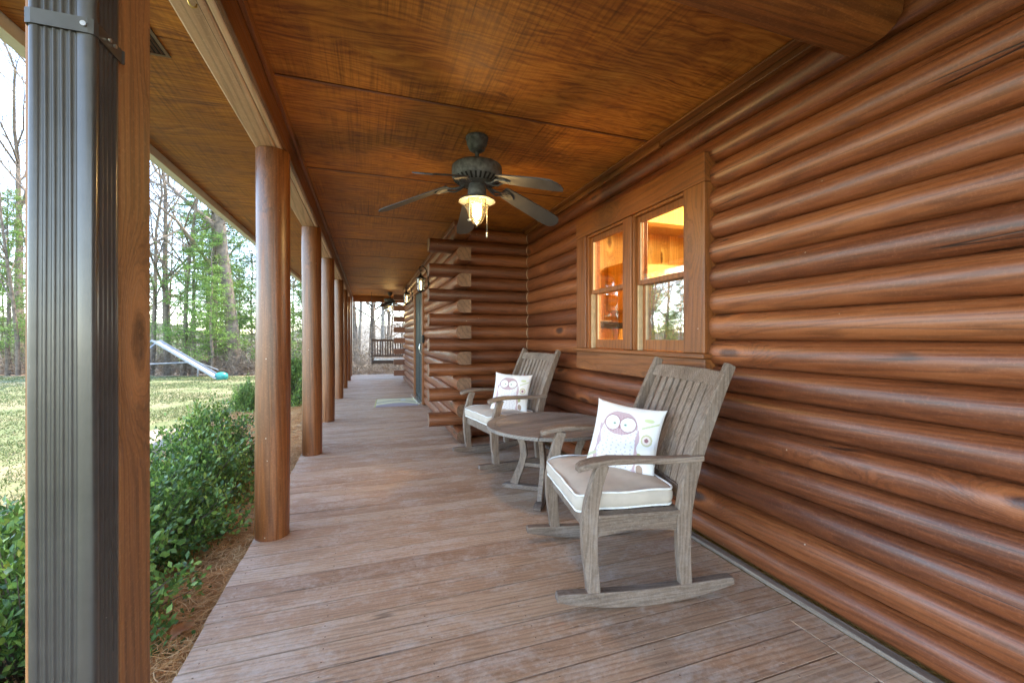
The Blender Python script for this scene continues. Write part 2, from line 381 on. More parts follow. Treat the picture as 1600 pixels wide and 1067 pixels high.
# ------------------------------------------------------------------ ground and setting
GZ = -.35
SY, CY = math.sin(R(18.96)), math.cos(R(18.96))
def fdepth(x, y): return max(x*SY+y*CY, .42*math.hypot(x, y))
def gz(x, y):
    d = fdepth(x, y); z = GZ
    if d > 17.5: z -= (d-17.5)*.09 if d < 80 else 5.6
    if x < -8: pass
    return z + .03*math.sin(x*.7)*math.sin(y*.5)*min(1, max(0, (d-6)/5))
g = MB(); N = 90
xs = [-1]*0
def axis_pts(): 
    a = []; 
    for i in range(-N, N+1): t_ = i/N; a.append(math.copysign(abs(t_)**2.6*900, t_)+t_*40)
    return a
ax = axis_pts(); n = len(ax)
V = [(x, y+8, gz(x, y+8)) for y in ax for x in ax]
F = [(j*n+i, j*n+i+1, j*n+n+i+1, j*n+n+i) for j in range(n-1) for i in range(n-1)]
tag(np_obj('ground', V, F, M['ground'], smooth=True), kind='structure')
# pine straw bed sheet beside the deck
bed = MB(); K = 60
def bed_out(y): return -2.55 - .25*math.sin(y*.9) - .15*math.sin(y*2.3+1)
vs = []; 
for j in range(K+1):
    y = -1.5 + j*17.5/K; o = bed_out(y)
    for i in range(9):
        t_ = i/8; x = -.70 + (o+.70)*t_; vs.append((x, y, GZ+.012+.19*(1-t_)**1.3+.01*math.sin(x*9+y*7)*(1-t_)))
fs = [(j*9+i, j*9+i+1, j*9+10+i, j*9+9+i) for j in range(K) for i in range(8)]
bed.add(vs, fs); tag(bed.obj('mulch_bed', M['strawbed'], smooth=True), kind='structure')
# walkway curving to the steps
wk = MB(); pp = []
cl = [(-.72,7.85),(-1.4,7.85),(-2.2,7.75),(-2.9,7.7),(-3.3,7.68)]
vs = []
for i, (x, y) in enumerate(cl):
    a = Vector(cl[max(0,i-1)]); b = Vector(cl[min(len(cl)-1,i+1)]); tt = (b-a).normalized(); nn = Vector((-tt.y, tt.x))
    for s_ in (-.75, .75): vs.append((x+nn.x*s_, y+nn.y*s_, GZ+.055)); vs.append((x+nn.x*s_, y+nn.y*s_, GZ-.1))
fs = []
for i in range(len(cl)-1):
    a = i*4; fs += [(a,a+4,a+6,a+2),(a,a+1,a+5,a+4),(a+2,a+6,a+7,a+3)]
wk.add(vs, fs); tag(wk.obj('path', M['stone']), kind='structure')
st = MB(); st.box((-1.05,6.95,GZ-.05),(-.665,8.8,-.17)); 
tag(st.obj('porch_step', M['stone'], bevel=.01), 'low pale concrete step at the opening between the porch posts', 'step')

# deck
dk = MB(); P = .1405; y = -1.4; i = 0
random.seed(3)
while y < 14.35:
    y1 = y + P - .007; zt = random.uniform(-.0015, .0012)
    xr = 1.0 if y > 5.05 and y < 11.8 else 1.855
    if y1 < 1.33: dk.box((-.657+random.uniform(-.004,.004), y, -.03), (1.72, y1, zt)); 
    else: dk.box((-.657+random.uniform(-.004,.004), y, -.03), (xr, y1, zt))
    if y < 8.5:
        dk.mi = 2
        for jx in (-.60,-.17,.24,.65,1.06,1.47,1.80):
            if jx > xr-.03: continue
            for oy in (.03, .104): dk.lathe([(.0042,zt-.001),(.0042,zt+.0009),(.0028,zt+.0011),(0,zt+.0004)], (jx+random.uniform(-.006,.006), y+oy+random.uniform(-.004,.004), 0), 7)
        dk.mi = 0
    y += P; i += 1
dk.box((1.725,-1.4,-.03),(1.855,1.325,.001))
dk.box((-.657,14.36,-.03),(1.9,14.5,.001))
edge = wood('worn_deck_board_edge', (.34,.19,.11), (.48,.30,.19), (.58,.40,.27), axis='X', rough=.6, knots=False)
do_ = dk.obj('deck', [M['deck'], edge, M['vent']], bevel=.005); do_.modifiers['bevel'].material = 1; tag(do_, kind='structure')
ds = MB(); ds.box((-.635,-1.4,GZ-.1),(-.61,14.45,-.033)); ds.box((-.6,-1.4,-.2),(1.9,14.45,-.034))
tag(ds.obj('deck_frame', M['trim_y']), kind='structure')

# ------------------------------------------------------------------ house
house = thing('log_house', (1.9,4,0), 'brown stained log house with a long covered porch and rounded log walls', 'house')
def hp(o):            # parent to the house while keeping world coordinates
    o.parent = house; o.matrix_parent_inverse = Matrix.Translation((-1.9,-4,0)); return o
PITCH = .148; Z0 = .02
random.seed(11)
def log(mb, axis, a, b, plane, out, k, bul=.056, depth=.11, segs=None, round_end=0):
    """one D log: seam plane coordinate, bulging towards 'out' (+1/-1) on the other horizontal axis"""
    z0 = Z0 + PITCH*k; nprof = 14; L = b-a; m = segs or max(2, int(L/.09)); jit = random.uniform(-.003,.004); ph = random.uniform(0,9)
    vs = []; prof = []
    for j in range(nprof+1):
        t_ = j/nprof; prof.append((bul*(1-abs(2*t_-1)**2.2)**.62+.001, t_*PITCH))
    prof += [(-depth, PITCH-.002), (-depth, .002)]
    for i in range(m+1):
        s_ = a+L*i/m; wob = .0028*math.sin(s_*1.9+ph)+jit
        fade = 1
        if round_end and b-s_ < .06: fade = .80
        for (o, z) in prof:
            oo = o*fade + (wob if o > .004 else 0); c_ = plane+out*oo; zz = z0+z+(.0015*math.sin(s_*2.3+ph*3) if o > .02 else 0)
            vs.append((c_, s_, zz) if axis == 'Y' else (s_, c_, zz))
    q = len(prof); fs = []
    flip = (axis == 'Y') == (out > 0)
    for i in range(m):
        for j in range(q):
            f = (i*q+j, i*q+(j+1)%q, (i+1)*q+(j+1)%q, (i+1)*q+j); fs.append(f[::-1] if flip else f)
    mb.mi = 0; mb.add(vs, fs)
    mb.mi = 1; e0 = tuple(range(q)); e1 = tuple(m*q+j for j in range(q))
    mb.add([vs[i] for i in e0], [tuple(range(q)) if flip else tuple(range(q))[::-1]])
    mb.add([vs[i] for i in e1], [tuple(range(q))[::-1] if flip else tuple(range(q))])
    mb.mi = 0
XW = 1.94; YW = 4.975; XF = 1.0; YE = 12.0
NR = 17
wall = MB()
for k in range(NR):
    if 7 <= k <= 14: log(wall,'Y',-1.6,1.945,XW,-1,k); log(wall,'Y',3.515,YW-.02,XW,-1,k)
    else: log(wall,'Y',-1.6,YW-.02,XW,-1,k)
hp(wall.obj('log_wall', [M['log_y'], M['log_end']], smooth=True, angle=50))
wall = MB()
for k in range(NR):
    log(wall,'X',.675 if k%2 else XF+.12, XW+.1, YW,-1,k)
hp(wall.obj('log_wall', [M['log_x'], M['log_end']], smooth=True, angle=50))
wall = MB()
D0, D1 = 7.62, 9.12
for k in range(NR):
    ya = 4.66 if k%2 == 0 else YW+.12; yb = YE+.28 if k%2 == 0 else YE-.12
    if k <= 13: log(wall,'Y',ya,D0,XF,-1,k); log(wall,'Y',D1,yb,XF,-1,k)
    else: log(wall,'Y',ya,yb,XF,-1,k)
hp(wall.obj('log_wall', [M['log_y'], M['log_end']], smooth=True, angle=50))
wall = MB()
for k in range(NR): log(wall,'X',.67 if k%2 else XF+.12, XW+.1, YE,1,k)
hp(wall.obj('log_wall', [M['log_x'], M['log_end']], smooth=True, angle=50))
wall = MB()
for k in range(NR): log(wall,'Y',YE,15.2,XW,-1,k)
hp(wall.obj('log_wall', [M['log_y'], M['log_end']], smooth=True, angle=50))
CZ = 2.56
# caulk bead in the corner
cb = MB()
for k in range(NR):
    cb.tube([(XW-.012-.05*math.sin(math.pi*t_)**.7, YW-.015-.055*math.sin(math.pi*t_)**.7, Z0+PITCH*(k+t_)) for t_ in [0,.12,.3,.5,.7,.88,1]], .005, 5)
hp(cb.obj('caulk_bead', simple('clear_caulk', (.45,.30,.2), .4), smooth=True))
# skirt
sk = MB(); sk.box((1.857,-1.5,.0),(1.90,YW-.06,.022)); hp(sk.obj('skirting', M['skirt'], bevel=.004))
# ceiling trim
ct = MB(); ct.box((1.86,-1.6,CZ-.05),(1.945,2.35,CZ-.003)); ct.box((1.864,2.36,CZ-.052),(1.945,YW-.03,CZ-.003)); ct.box((1.80,-1.6,CZ-.018),(1.8595,YW-.08,CZ-.0035))
hp(ct.obj('ceiling_trim', M['trim_y'], bevel=.004))
ct = MB(); ct.box((.925,4.72,CZ-.06),(.998,YE+.2,CZ-.003)); hp(ct.obj('ceiling_trim', M['log_y'], bevel=.01))
# ceiling panels
cp = MB(); y = 2.41-1.232*4
while y < 14.3:
    y1 = min(y+1.229, 14.3); cp.box((-.468,y+.002,CZ-random.uniform(0,.002)),(1.95,y1-.006,CZ+.02)); y += 1.232
cp.box((-.5,-2.6,CZ+.012),(2.0,14.5,CZ+.05))
hp(cp.obj('ceiling', M['ply'], bevel=.003))
y = 2.41-1.232*4
while y < 14.3: lip = MB(); lip.box((-.45,y-.012,CZ-.006),(1.85,y+.006,CZ-.0035)); hp(lip.obj('ceiling_batten', M['log_x'], bevel=.001)); y += 1.232
sf = MB(); y = -2.6
while y < 14.9: sf.box((-1.43,y,CZ),(-.642,min(y+2.438,14.9),CZ+.02)); y += 2.44
hp(sf.obj('soffit', M['ply'], bevel=.003))
# vents
for (vx, vy) in ((-.99,2.22),(-.99,5.15),(-.99,8.1),(-.99,11.0)):
    fr = MB(); a, b = .10, .205
    fr.box((vx-a,vy-b,CZ-.008),(vx+a,vy-b+.015,CZ-.001)); fr.box((vx-a,vy+b-.015,CZ-.008),(vx+a,vy+b,CZ-.001))
    fr.box((vx-a,vy-b+.0151,CZ-.008),(vx-a+.015,vy+b-.0151,CZ-.001)); fr.box((vx+a-.015,vy-b+.0151,CZ-.008),(vx+a,vy+b-.0151,CZ-.001))
    o = hp(fr.obj('vent', M['vent']))
    bk = MB(); bk.box((vx-a+.015,vy-b+.015,CZ-.003),(vx+a-.015,vy+b-.015,CZ-.0015)); q = bk.obj('vent_void', M['black'], o)
    lv = MB(); 
    for i in range(9):
        xx = vx-.075+i*.0185; lv.sweep([(xx,vy-b+.016,CZ-.005),(xx,vy+b-.016,CZ-.005)], (.7,0,.7), .0015, .009)
    lv.obj('louvre', M['vent'], o)
# gutter and fascia
gt = MB(); GX = -1.43
prof = [(GX-.002,CZ+.045),(GX-.002,CZ-.062),(GX-.062,CZ-.062),(GX-.075,CZ-.05),(GX-.082,CZ-.01),(GX-.10,CZ+.012),(GX-.10,CZ+.03),(GX-.094,CZ+.03),(GX-.094,CZ+.016),(GX-.078,CZ-.006),(GX-.07,CZ-.046),(GX-.058,CZ-.057),(GX-.007,CZ-.057),(GX-.007,CZ+.045)]
q = len(prof); vs = [(x,y,z) for y in (-2.6,14.9) for x, z in prof]
gt.add(vs, [(j, q+j, q+(j+1)%q, (j+1)%q) for j in range(q)]+[tuple(range(q)), tuple(range(2*q-1,q-1,-1))])
hp(gt.obj('gutter', M['gutter']))
rf = MB(); 
rf.add([(-1.47,-2.7,CZ+.055),(2.6,-2.7,CZ+1.45),(7,-2.7,CZ+3.0),(7,15.1,CZ+3.0),(2.6,15.1,CZ+1.45),(-1.47,15.1,CZ+.055),
        (-1.47,-2.7,CZ+.13),(2.6,-2.7,CZ+1.53),(7,-2.7,CZ+3.08),(7,15.1,CZ+3.08),(2.6,15.1,CZ+1.53),(-1.47,15.1,CZ+.13)],
       [(0,5,4,1),(1,4,3,2),(6,7,10,11),(7,8,9,10),(0,1,7,6),(1,2,8,7),(5,11,10,4),(4,10,9,3),(0,6,11,5),(2,3,9,8)])
rf.add([(-1.4,15,CZ+.03),(7,15,CZ+.03),(7,15,CZ+2.9),(-1.4,15,CZ+.1)], [(0,1,2,3)])
rf.add([(-1.4,-2.6,CZ+.03),(7,-2.6,CZ+.03),(7,-2.6,CZ+2.9),(-1.4,-2.6,CZ+.1)], [(0,1,2,3)])
rf.add([(7,-2.6,-.3),(7,15,-.3),(7,15,CZ+2.9),(7,-2.6,CZ+2.9)], [(0,1,2,3)])
rf.add([(1.99,15.2,-.3),(7,15.2,-.3),(7,15.2,CZ+.03),(1.99,15.2,CZ+.03)], [(0,1,2,3)])
hp(rf.obj('roof', simple('brown_shingles', (.07,.05,.04), .9, nscale=12, var=.4)))

# window -------------------------------------------------------------
Wy0, Wy1, Wz0, Wz1 = 1.94, 3.52, 1.10, 2.30; cw = .172; XO = 1.848
win = MB()
win.box((XO-.003,Wy0-.003,Wz1-cw),(XO+.09,Wy1+.003,Wz1))
wo = hp(win.obj('window', M['casing_y'], bevel=.004))
for (ca, cb_) in ((Wy0,Wy0+cw),(Wy1-cw,Wy1)):
    x = MB(); x.box((XO,ca,Wz0+.026),(XO+.09,cb_,Wz1-cw-.001)); x.obj('side_casing', M['casing'], wo, bevel=.004)
x = MB(); x.box((XO-.028,Wy0-.02,Wz0-.004),(XO+.20,Wy1+.02,Wz0+.024)); x.obj('sill', M['casing_y'], wo, bevel=.005)
x = MB(); x.box((XO+.002,Wy0-.002,Wz0-.165),(XO+.09,Wy1+.002,Wz0-.006)); x.obj('apron', M['casing_y'], wo, bevel=.004)
x = MB(); x.box((XO+.004,2.665,Wz0+.025),(XO+.12,2.775,Wz1-cw-.002)); x.obj('mullion', M['casing'], wo, bevel=.006)
zt = Wz1-cw; zm = 1.622
for (a, b, scr) in ((2.112,2.665,True),(2.775,3.348,False)):
    fr = MB(); fx0 = XO+.02; fx1 = XO+.14
    fr.box((fx0,a+.0005,Wz0+.025),(fx1,a+.016,zt-.001)); fr.box((fx0,b-.016,Wz0+.025),(fx1,b-.0005,zt-.001)); fr.box((fx0,a+.0165,zt-.018),(fx1,b-.0165,zt-.001))
    s_o = fr.obj('sash_frame', M['casing'], wo, bevel=.002)
    tr = MB(); tr.box((fx0+.03,b-.035,Wz0+.026),(fx1-.01,b-.0165,zm)); tr.obj('sash_track', M['sash_pale'], wo); tr = MB(); tr.box((fx0+.03,a+.0165,Wz0+.026),(fx1-.01,a+.026,zm)); tr.obj('sash_track', M['sash_pale'], wo)
    # upper sash (outer), lower sash (inner)
    for (z0_, z1_, xo, gm, rail_b, rail_t) in ((zm-.018, zt-.019, fx0+.028, 'pane', .036, .045), (Wz0+.027, zm+.01, fx0+.062, 'pane_screened' if scr else 'pane', .075, .03)):
        s = MB(); w_ = .036; A = a+.027; B = b-.036 if z0_ < zm-.1 else b-.0175
        if z0_ > zm-.1: A = a+.0175
        s.box((xo,A,z0_),(xo+.03,A+w_,z1_)); s.box((xo,B-w_,z0_),(xo+.03,B,z1_))
        s.box((xo+.001,A+w_+.0003,z0_),(xo+.029,B-w_-.0003,z0_+rail_b)); s.box((xo+.001,A+w_+.0003,z1_-rail_t),(xo+.029,B-w_-.0003,z1_))
        s.obj('sash', M['casing'], wo, bevel=.003)
        p = MB(); p.box((xo+.012,A+w_-.004,z0_+rail_b-.004),(xo+.016,B-w_+.004,z1_-rail_t+.004)); p.obj('pane', M[gm], wo)
        e = MB(); e.box((xo-.0005,B-w_-.008,z0_+rail_b),(xo+.011,B-w_-.0005,z1_-rail_t)); e.obj('glazing_bead', M['sash_pale'], wo)
# interior room ----------------------------------------------------
rm = MB()
def plankwall(mb, ax_, c, a, b, z0, z1, th):
    yy = a
    while yy < b:
        e = min(b, yy+.14)
        if ax_ == 'Y': mb.box((c, yy+.001, z0), (c+th, e-.001, z1))
        else: mb.box((yy+.001, c, z0), (e-.001, c+th, z1))
        yy += .14
plankwall(rm,'Y',5.2,.3,5.4,-.05,2.6,.05)
plankwall(rm,'X',4.7,2.06,5.2,-.05,2.6,.05)
plankwall(rm,'X',.3,2.06,5.2,-.05,2.6,.05)
plankwall(rm,'Y',2.03,.35,1.93,-.05,2.6,.03); plankwall(rm,'Y',2.03,3.54,4.7,-.05,2.6,.03)
rm.box((2.03,1.93,-.05),(2.06,3.54,1.08)); rm.box((2.03,1.93,2.31),(2.06,3.54,2.6))
rm.box((2.0,.3,-.1),(5.3,4.8,-.051)); rm.box((2.0,.3,2.601),(5.3,4.8,2.65))
hp(rm.obj('interior_wall', M['pine']))
ib = MB()
for yy in (1.2, 2.4, 3.6): ib.box((2.07,yy,2.40),(5.19,yy+.14,2.599))
hp(ib.obj('interior_beam', M['pine'], bevel=.01))
cab = thing('kitchen_cabinet', (3.9,4.45,1.5), 'honey pine wall cupboard seen through the window', 'cupboard')
c_ = MB(); c_.box((-1.0,-.2,.05),(1.1,.22,.62)); c_.obj('cabinet_body', M['pine'], cab, bevel=.005)
c_ = MB(); c_.box((-.98,-.221,.07),(.0,-.203,.6)); c_.obj('door', simple('cream_panel', (.8,.62,.3), .5), cab, bevel=.004)
shf = thing('wall_shelf', (2.75,4.55,1.33), 'small dark shelf on the pine wall seen through the left window', 'shelf')
c_ = MB(); c_.box((-.3,-.12,0),(.35,.14,.07)); c_.obj('shelf_board', M['iron_dark'], shf, bevel=.004)
c_ = MB(); c_.lathe([(0,.072),(.07,.074),(.11,.09),(.112,.093),(.07,.079),(0,.077)], (.0,0,0), 24); c_.obj('dish', M['white'], shf, smooth=True)
il = thing('ceiling_lamp', (3.3,2.5,2.6), 'lit ceiling lamp inside the room behind the window', 'lamp')
c_ = MB(); c_.lathe([(0,-.14),(.08,-.13),(.14,-.08),(.16,-.03),(.16,-.01)], (0,0,0), 24); c_.obj('lamp_shade', emis('lit_room_shade', (1,.78,.45), 3), il, smooth=True)
c_ = MB(); c_.lathe([(.165,-.02),(.165,-.001)], (0,0,0), 24); c_.obj('base', M['brass'], il)
ll = bpy.data.lights.new('room_light', 'POINT'); ll.energy = 22; ll.color = (1,.84,.58); ll.shadow_soft_size = .15
lo = bpy.data.objects.new('room_light', ll); COL.objects.link(lo); lo.location = (0,0,-.28); lo.parent = il

# front door ---------------------------------------------------------
dr = MB(); dX = XF-.03
dr.box((.918,D0-.002,0.01),(dX+.09,D0+.09,2.11)); dr.box((.918,D1-.10,0.01),(dX+.09,D1,2.11)); dr.box((.915,D0-.004,2.111),(dX+.09,D1+.004,2.22))
hp(dr.obj('door_frame', M['casing'], bevel=.005))
d_ = MB(); d_.box((.952,D0+.095,.05),(dX+.085,D1-.11,2.10)); do = hp(d_.obj('door', M['door'], bevel=.004))
do['label'] = 'dark green front door with brushed handle'
for (a, b, z0_, z1_) in ((.2,.6,1.1,1.95),(.7,1.1,1.1,1.95),(.2,.6,.2,.95),(.7,1.1,.2,.95)):
    q_ = MB(); q_.box((.946,D0+a,z0_),(.9515,D0+b,z1_)); q_.obj('door_panel', M['door'], do, bevel=.006)
q_ = MB(); yy = D0+.30; dX -= .022
q_.tube([(dX+.035,yy,1.12),(dX+.0,yy,1.13),(dX-.035,yy,1.10),(dX-.05,yy,1.02),(dX-.035,yy,.94),(dX-.0,yy,.90),(dX+.035,yy,.90)], .009, 8)
q_.box((dX+.025,yy-.025,.86),(dX+.039,yy+.025,1.16)); q_.lathe([(.0,.0),(.028,.002),(.028,.018),(0,.02)], (dX+.02,yy,1.25), 16)
q_.obj('handle', M['nickel'], do, smooth=True, angle=40)
dX += .022
q_ = MB(); q_.box((.86,D0+.092,.003),(dX+.1,D1-.102,.032)); hp(q_.obj('threshold', M['nickel'], bevel=.004))
# storm-door hinge side black box beside the door (doorbell)
q_ = MB(); q_.box((XF-.095,D0-.11,1.12),(XF-.055,D0-.04,1.26)); db = q_.obj('doorbell', M['iron_dark'], bevel=.008); tag(db, 'small black doorbell box on the log wall beside the front door', 'doorbell')

# beams ---------------------------------------------------------------
BZ = 2.36
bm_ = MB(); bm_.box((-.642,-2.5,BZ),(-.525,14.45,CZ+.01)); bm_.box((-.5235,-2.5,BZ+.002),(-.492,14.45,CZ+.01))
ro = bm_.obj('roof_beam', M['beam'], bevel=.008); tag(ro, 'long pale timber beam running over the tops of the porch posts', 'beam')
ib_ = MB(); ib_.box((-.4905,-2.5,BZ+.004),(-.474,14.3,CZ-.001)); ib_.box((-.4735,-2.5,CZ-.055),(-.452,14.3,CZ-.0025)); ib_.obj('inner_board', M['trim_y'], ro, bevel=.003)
for (hy, hx) in ((1.66,-.565),):
    hk = MB(); hk.tube([(hx,hy,BZ-.001),(hx,hy,BZ-.02),(hx+.004,hy+.004,BZ-.035),(hx+.012,hy+.008,BZ-.042),(hx+.02,hy+.012,BZ-.036),(hx+.022,hy+.013,BZ-.025)], .003, 8)
    tag(hk.obj('hook', M['brass'], smooth=True), 'little brass cup hook screwed into the pale beam', 'hook')
cbm = MB(); pr = []
for (yy, zz) in ((1.17,BZ),(1.17,CZ+.01),(.985,CZ+.01),(.985,BZ+.10),(.992,BZ+.055),(1.015,BZ+.022),(1.05,BZ+.004),(1.09,BZ)): pr.append((yy,zz))
q = len(pr); vs = [(x_, y_, z_) for x_ in (-.45,1.862) for y_, z_ in pr]
cbm.add(vs, [(j,(j+1)%q,q+(j+1)%q,q+j) for j in range(q)]+[tuple(range(q-1,-1,-1)), tuple(range(q,2*q))])
tag(cbm.obj('cross_beam', M['beam_x'], bevel=.004), 'heavy rounded log beam crossing under the near porch ceiling to the wall', 'beam')
hb = MB(); hb.box((-.45,14.25,CZ-.2),(1.95,14.42,CZ+.01)); tag(hb.obj('header_beam', M['beam_x'], bevel=.006), 'dark header beam closing the far end of the porch', 'beam')

# posts ---------------------------------------------------------------
def round_post(x, y, seed, r=.094, label=''):
    rnd = random.Random(seed); mb = MB(); m = 30; n_ = 32
    vs = []; ph = rnd.uniform(0,6)
    for i in range(m+1):
        z = (BZ-.002)*i/m; rr = r*(1.02-.02*i/m)+.0015*math.sin(z*3+ph)
        if i == 0: rr *= .99
        cx = .003*math.sin(z*1.7+ph); cy = .003*math.cos(z*2.1+ph)
        for k in range(n_):
            a = 2*math.pi*k/n_; q_ = rr*(1+.008*math.sin(3*a+ph+z)); vs.append((cx+q_*math.cos(a), cy+q_*math.sin(a), z))
    fs = [(i*n_+k, i*n_+(k+1)%n_, i*n_+n_+(k+1)%n_, i*n_+n_+k) for i in range(m) for k in range(n_)]+[tuple(range(n_-1,-1,-1)), tuple(m*n_+k for k in range(n_))]
    mb.add(vs, fs); o = mb.obj('porch_post', M['post'], smooth=True, angle=50); o.location = (x, y, .001); o.rotation_euler = (0,0,rnd.uniform(-.6,.6))
    return tag(o, label, 'post', 'round log posts along the porch edge')
PX = -.556
for i, (yy, lb) in enumerate(((2.93,'nearest round log post, thick and honey brown, with a big knot'),(4.83,'second round log post from the camera, beside the hedge end'),
    (6.65,'third round log post, with a long crack down its side'),(9.05,'fourth round log post, just past the step and doormat'),
    (10.87,'fifth round log post in the row along the porch edge'),(12.7,'sixth round log post, near the porch swing'),(14.2,'farthest round log post, at the end corner of the porch'))):
    round_post(PX, yy, i+20, label=lb)
sq = MB(); sq.box((-.60,1.022,0.001),(-.459,1.150,BZ-.002)); tag(sq.obj('square_post', M['sqpost'], bevel=.006), 'square brown timber post directly behind the dark downspout', 'post')

# downspout -------------------------------------------------------------
ds_ = thing('downspout', (-.50,.98,0), 'dark bronze ribbed metal downspout strapped to the square post', 'downspout')
x0, x1, y0, y1 = -.548, -.456, .937, 1.019
def ribs(a, b, nr):            # 1-D profile of (pos, inward depth) with rounded corrugations
    out = []; L = b-a; m_ = .013; wd = (L-2*m_-(.009 if L > .085 else 0))/nr
    for i in range(nr):
        c = a+m_+wd*(i+.5)
        for t_, dz in ((-.44,0),(-.3,.0016),(-.16,.0032),(0,.0036),(.16,.0032),(.3,.0016),(.44,0)): out.append((c+t_*wd, dz))
    return out
loop = []
rc = .008
def corner(cx, cy, a0): return [(cx+rc*math.cos(a0+t_), cy+rc*math.sin(a0+t_)) for t_ in (0,R(22),R(45),R(68),R(90))]
loop += corner(x0+rc, y0+rc, R(180))
loop += [(p_, y0+d_) for p_, d_ in ribs(x0, x1, 5)]
loop += corner(x1-rc, y0+rc, R(270))
loop += [(x1-d_, p_) for p_, d_ in ribs(y0, y1, 4)]
loop += corner(x1-rc, y1-rc, 0)
loop += corner(x0+rc, y1-rc, R(90))
loop += [(x0+d_, p_) for p_, d_ in ribs(y0, y1, 4)[::-1]]
q = len(loop); zs = [-.2+i*.1 for i in range(29)]
vs = [(x_-(-.50)+.0006*math.sin(z_*5+x_*60), y_-.98+.0005*math.sin(z_*7+y_*50), z_) for z_ in zs for x_, y_ in loop]
mb = MB(); mb.add(vs, [(i*q+j, i*q+(j+1)%q, (i+1)*q+(j+1)%q, (i+1)*q+j) for i in range(len(zs)-1) for j in range(q)])
mb.obj('pipe', M['spout'], ds_, smooth=True, angle=60)
def strap(z):
    mb = MB(); e = .003; t_ = .0015; zz = z
    pts = [(x0-e,y1+.002),(x0-e,y0+rc),(x0-e+.002,y0),(x0+rc,y0-e),(x1-rc,y0-e),(x1,y0-e+.002),(x1+e,y0+rc),(x1+e,y1-.0),(x1+e+.003,y1+.003)]
    vs = []; 
    for (a, b) in pts:
        for dz in (-.013,.013): vs.append((a+.50,b-.98,zz+dz))
    q_ = len(pts); mb.add(vs, [(2*i,2*i+2,2*i+3,2*i+1) for i in range(q_-1)])
    o = mb.obj('strap', M['strap'], ds_); s_ = o.modifiers.new('solid','SOLIDIFY'); s_.thickness = .0022
    for (sx, sy) in ((x1+.0045, y0+.035),(x1+.0045,y0+.052)): sw = MB(); sw.tube([(sx+.5,sy-.98,zz+.002),(sx+.5035,sy-.98,zz+.002)], .0035, 10); sw.obj('screw', M['steel'], o)
    sw = MB(); sw.tube([(x1-.012+.5,y0-.0045-.98,zz+.0),(x1-.012+.5,y0-.0075-.98,zz)], .0045, 10); sw.obj('screw', M['steel'], o)
strap(1.765)

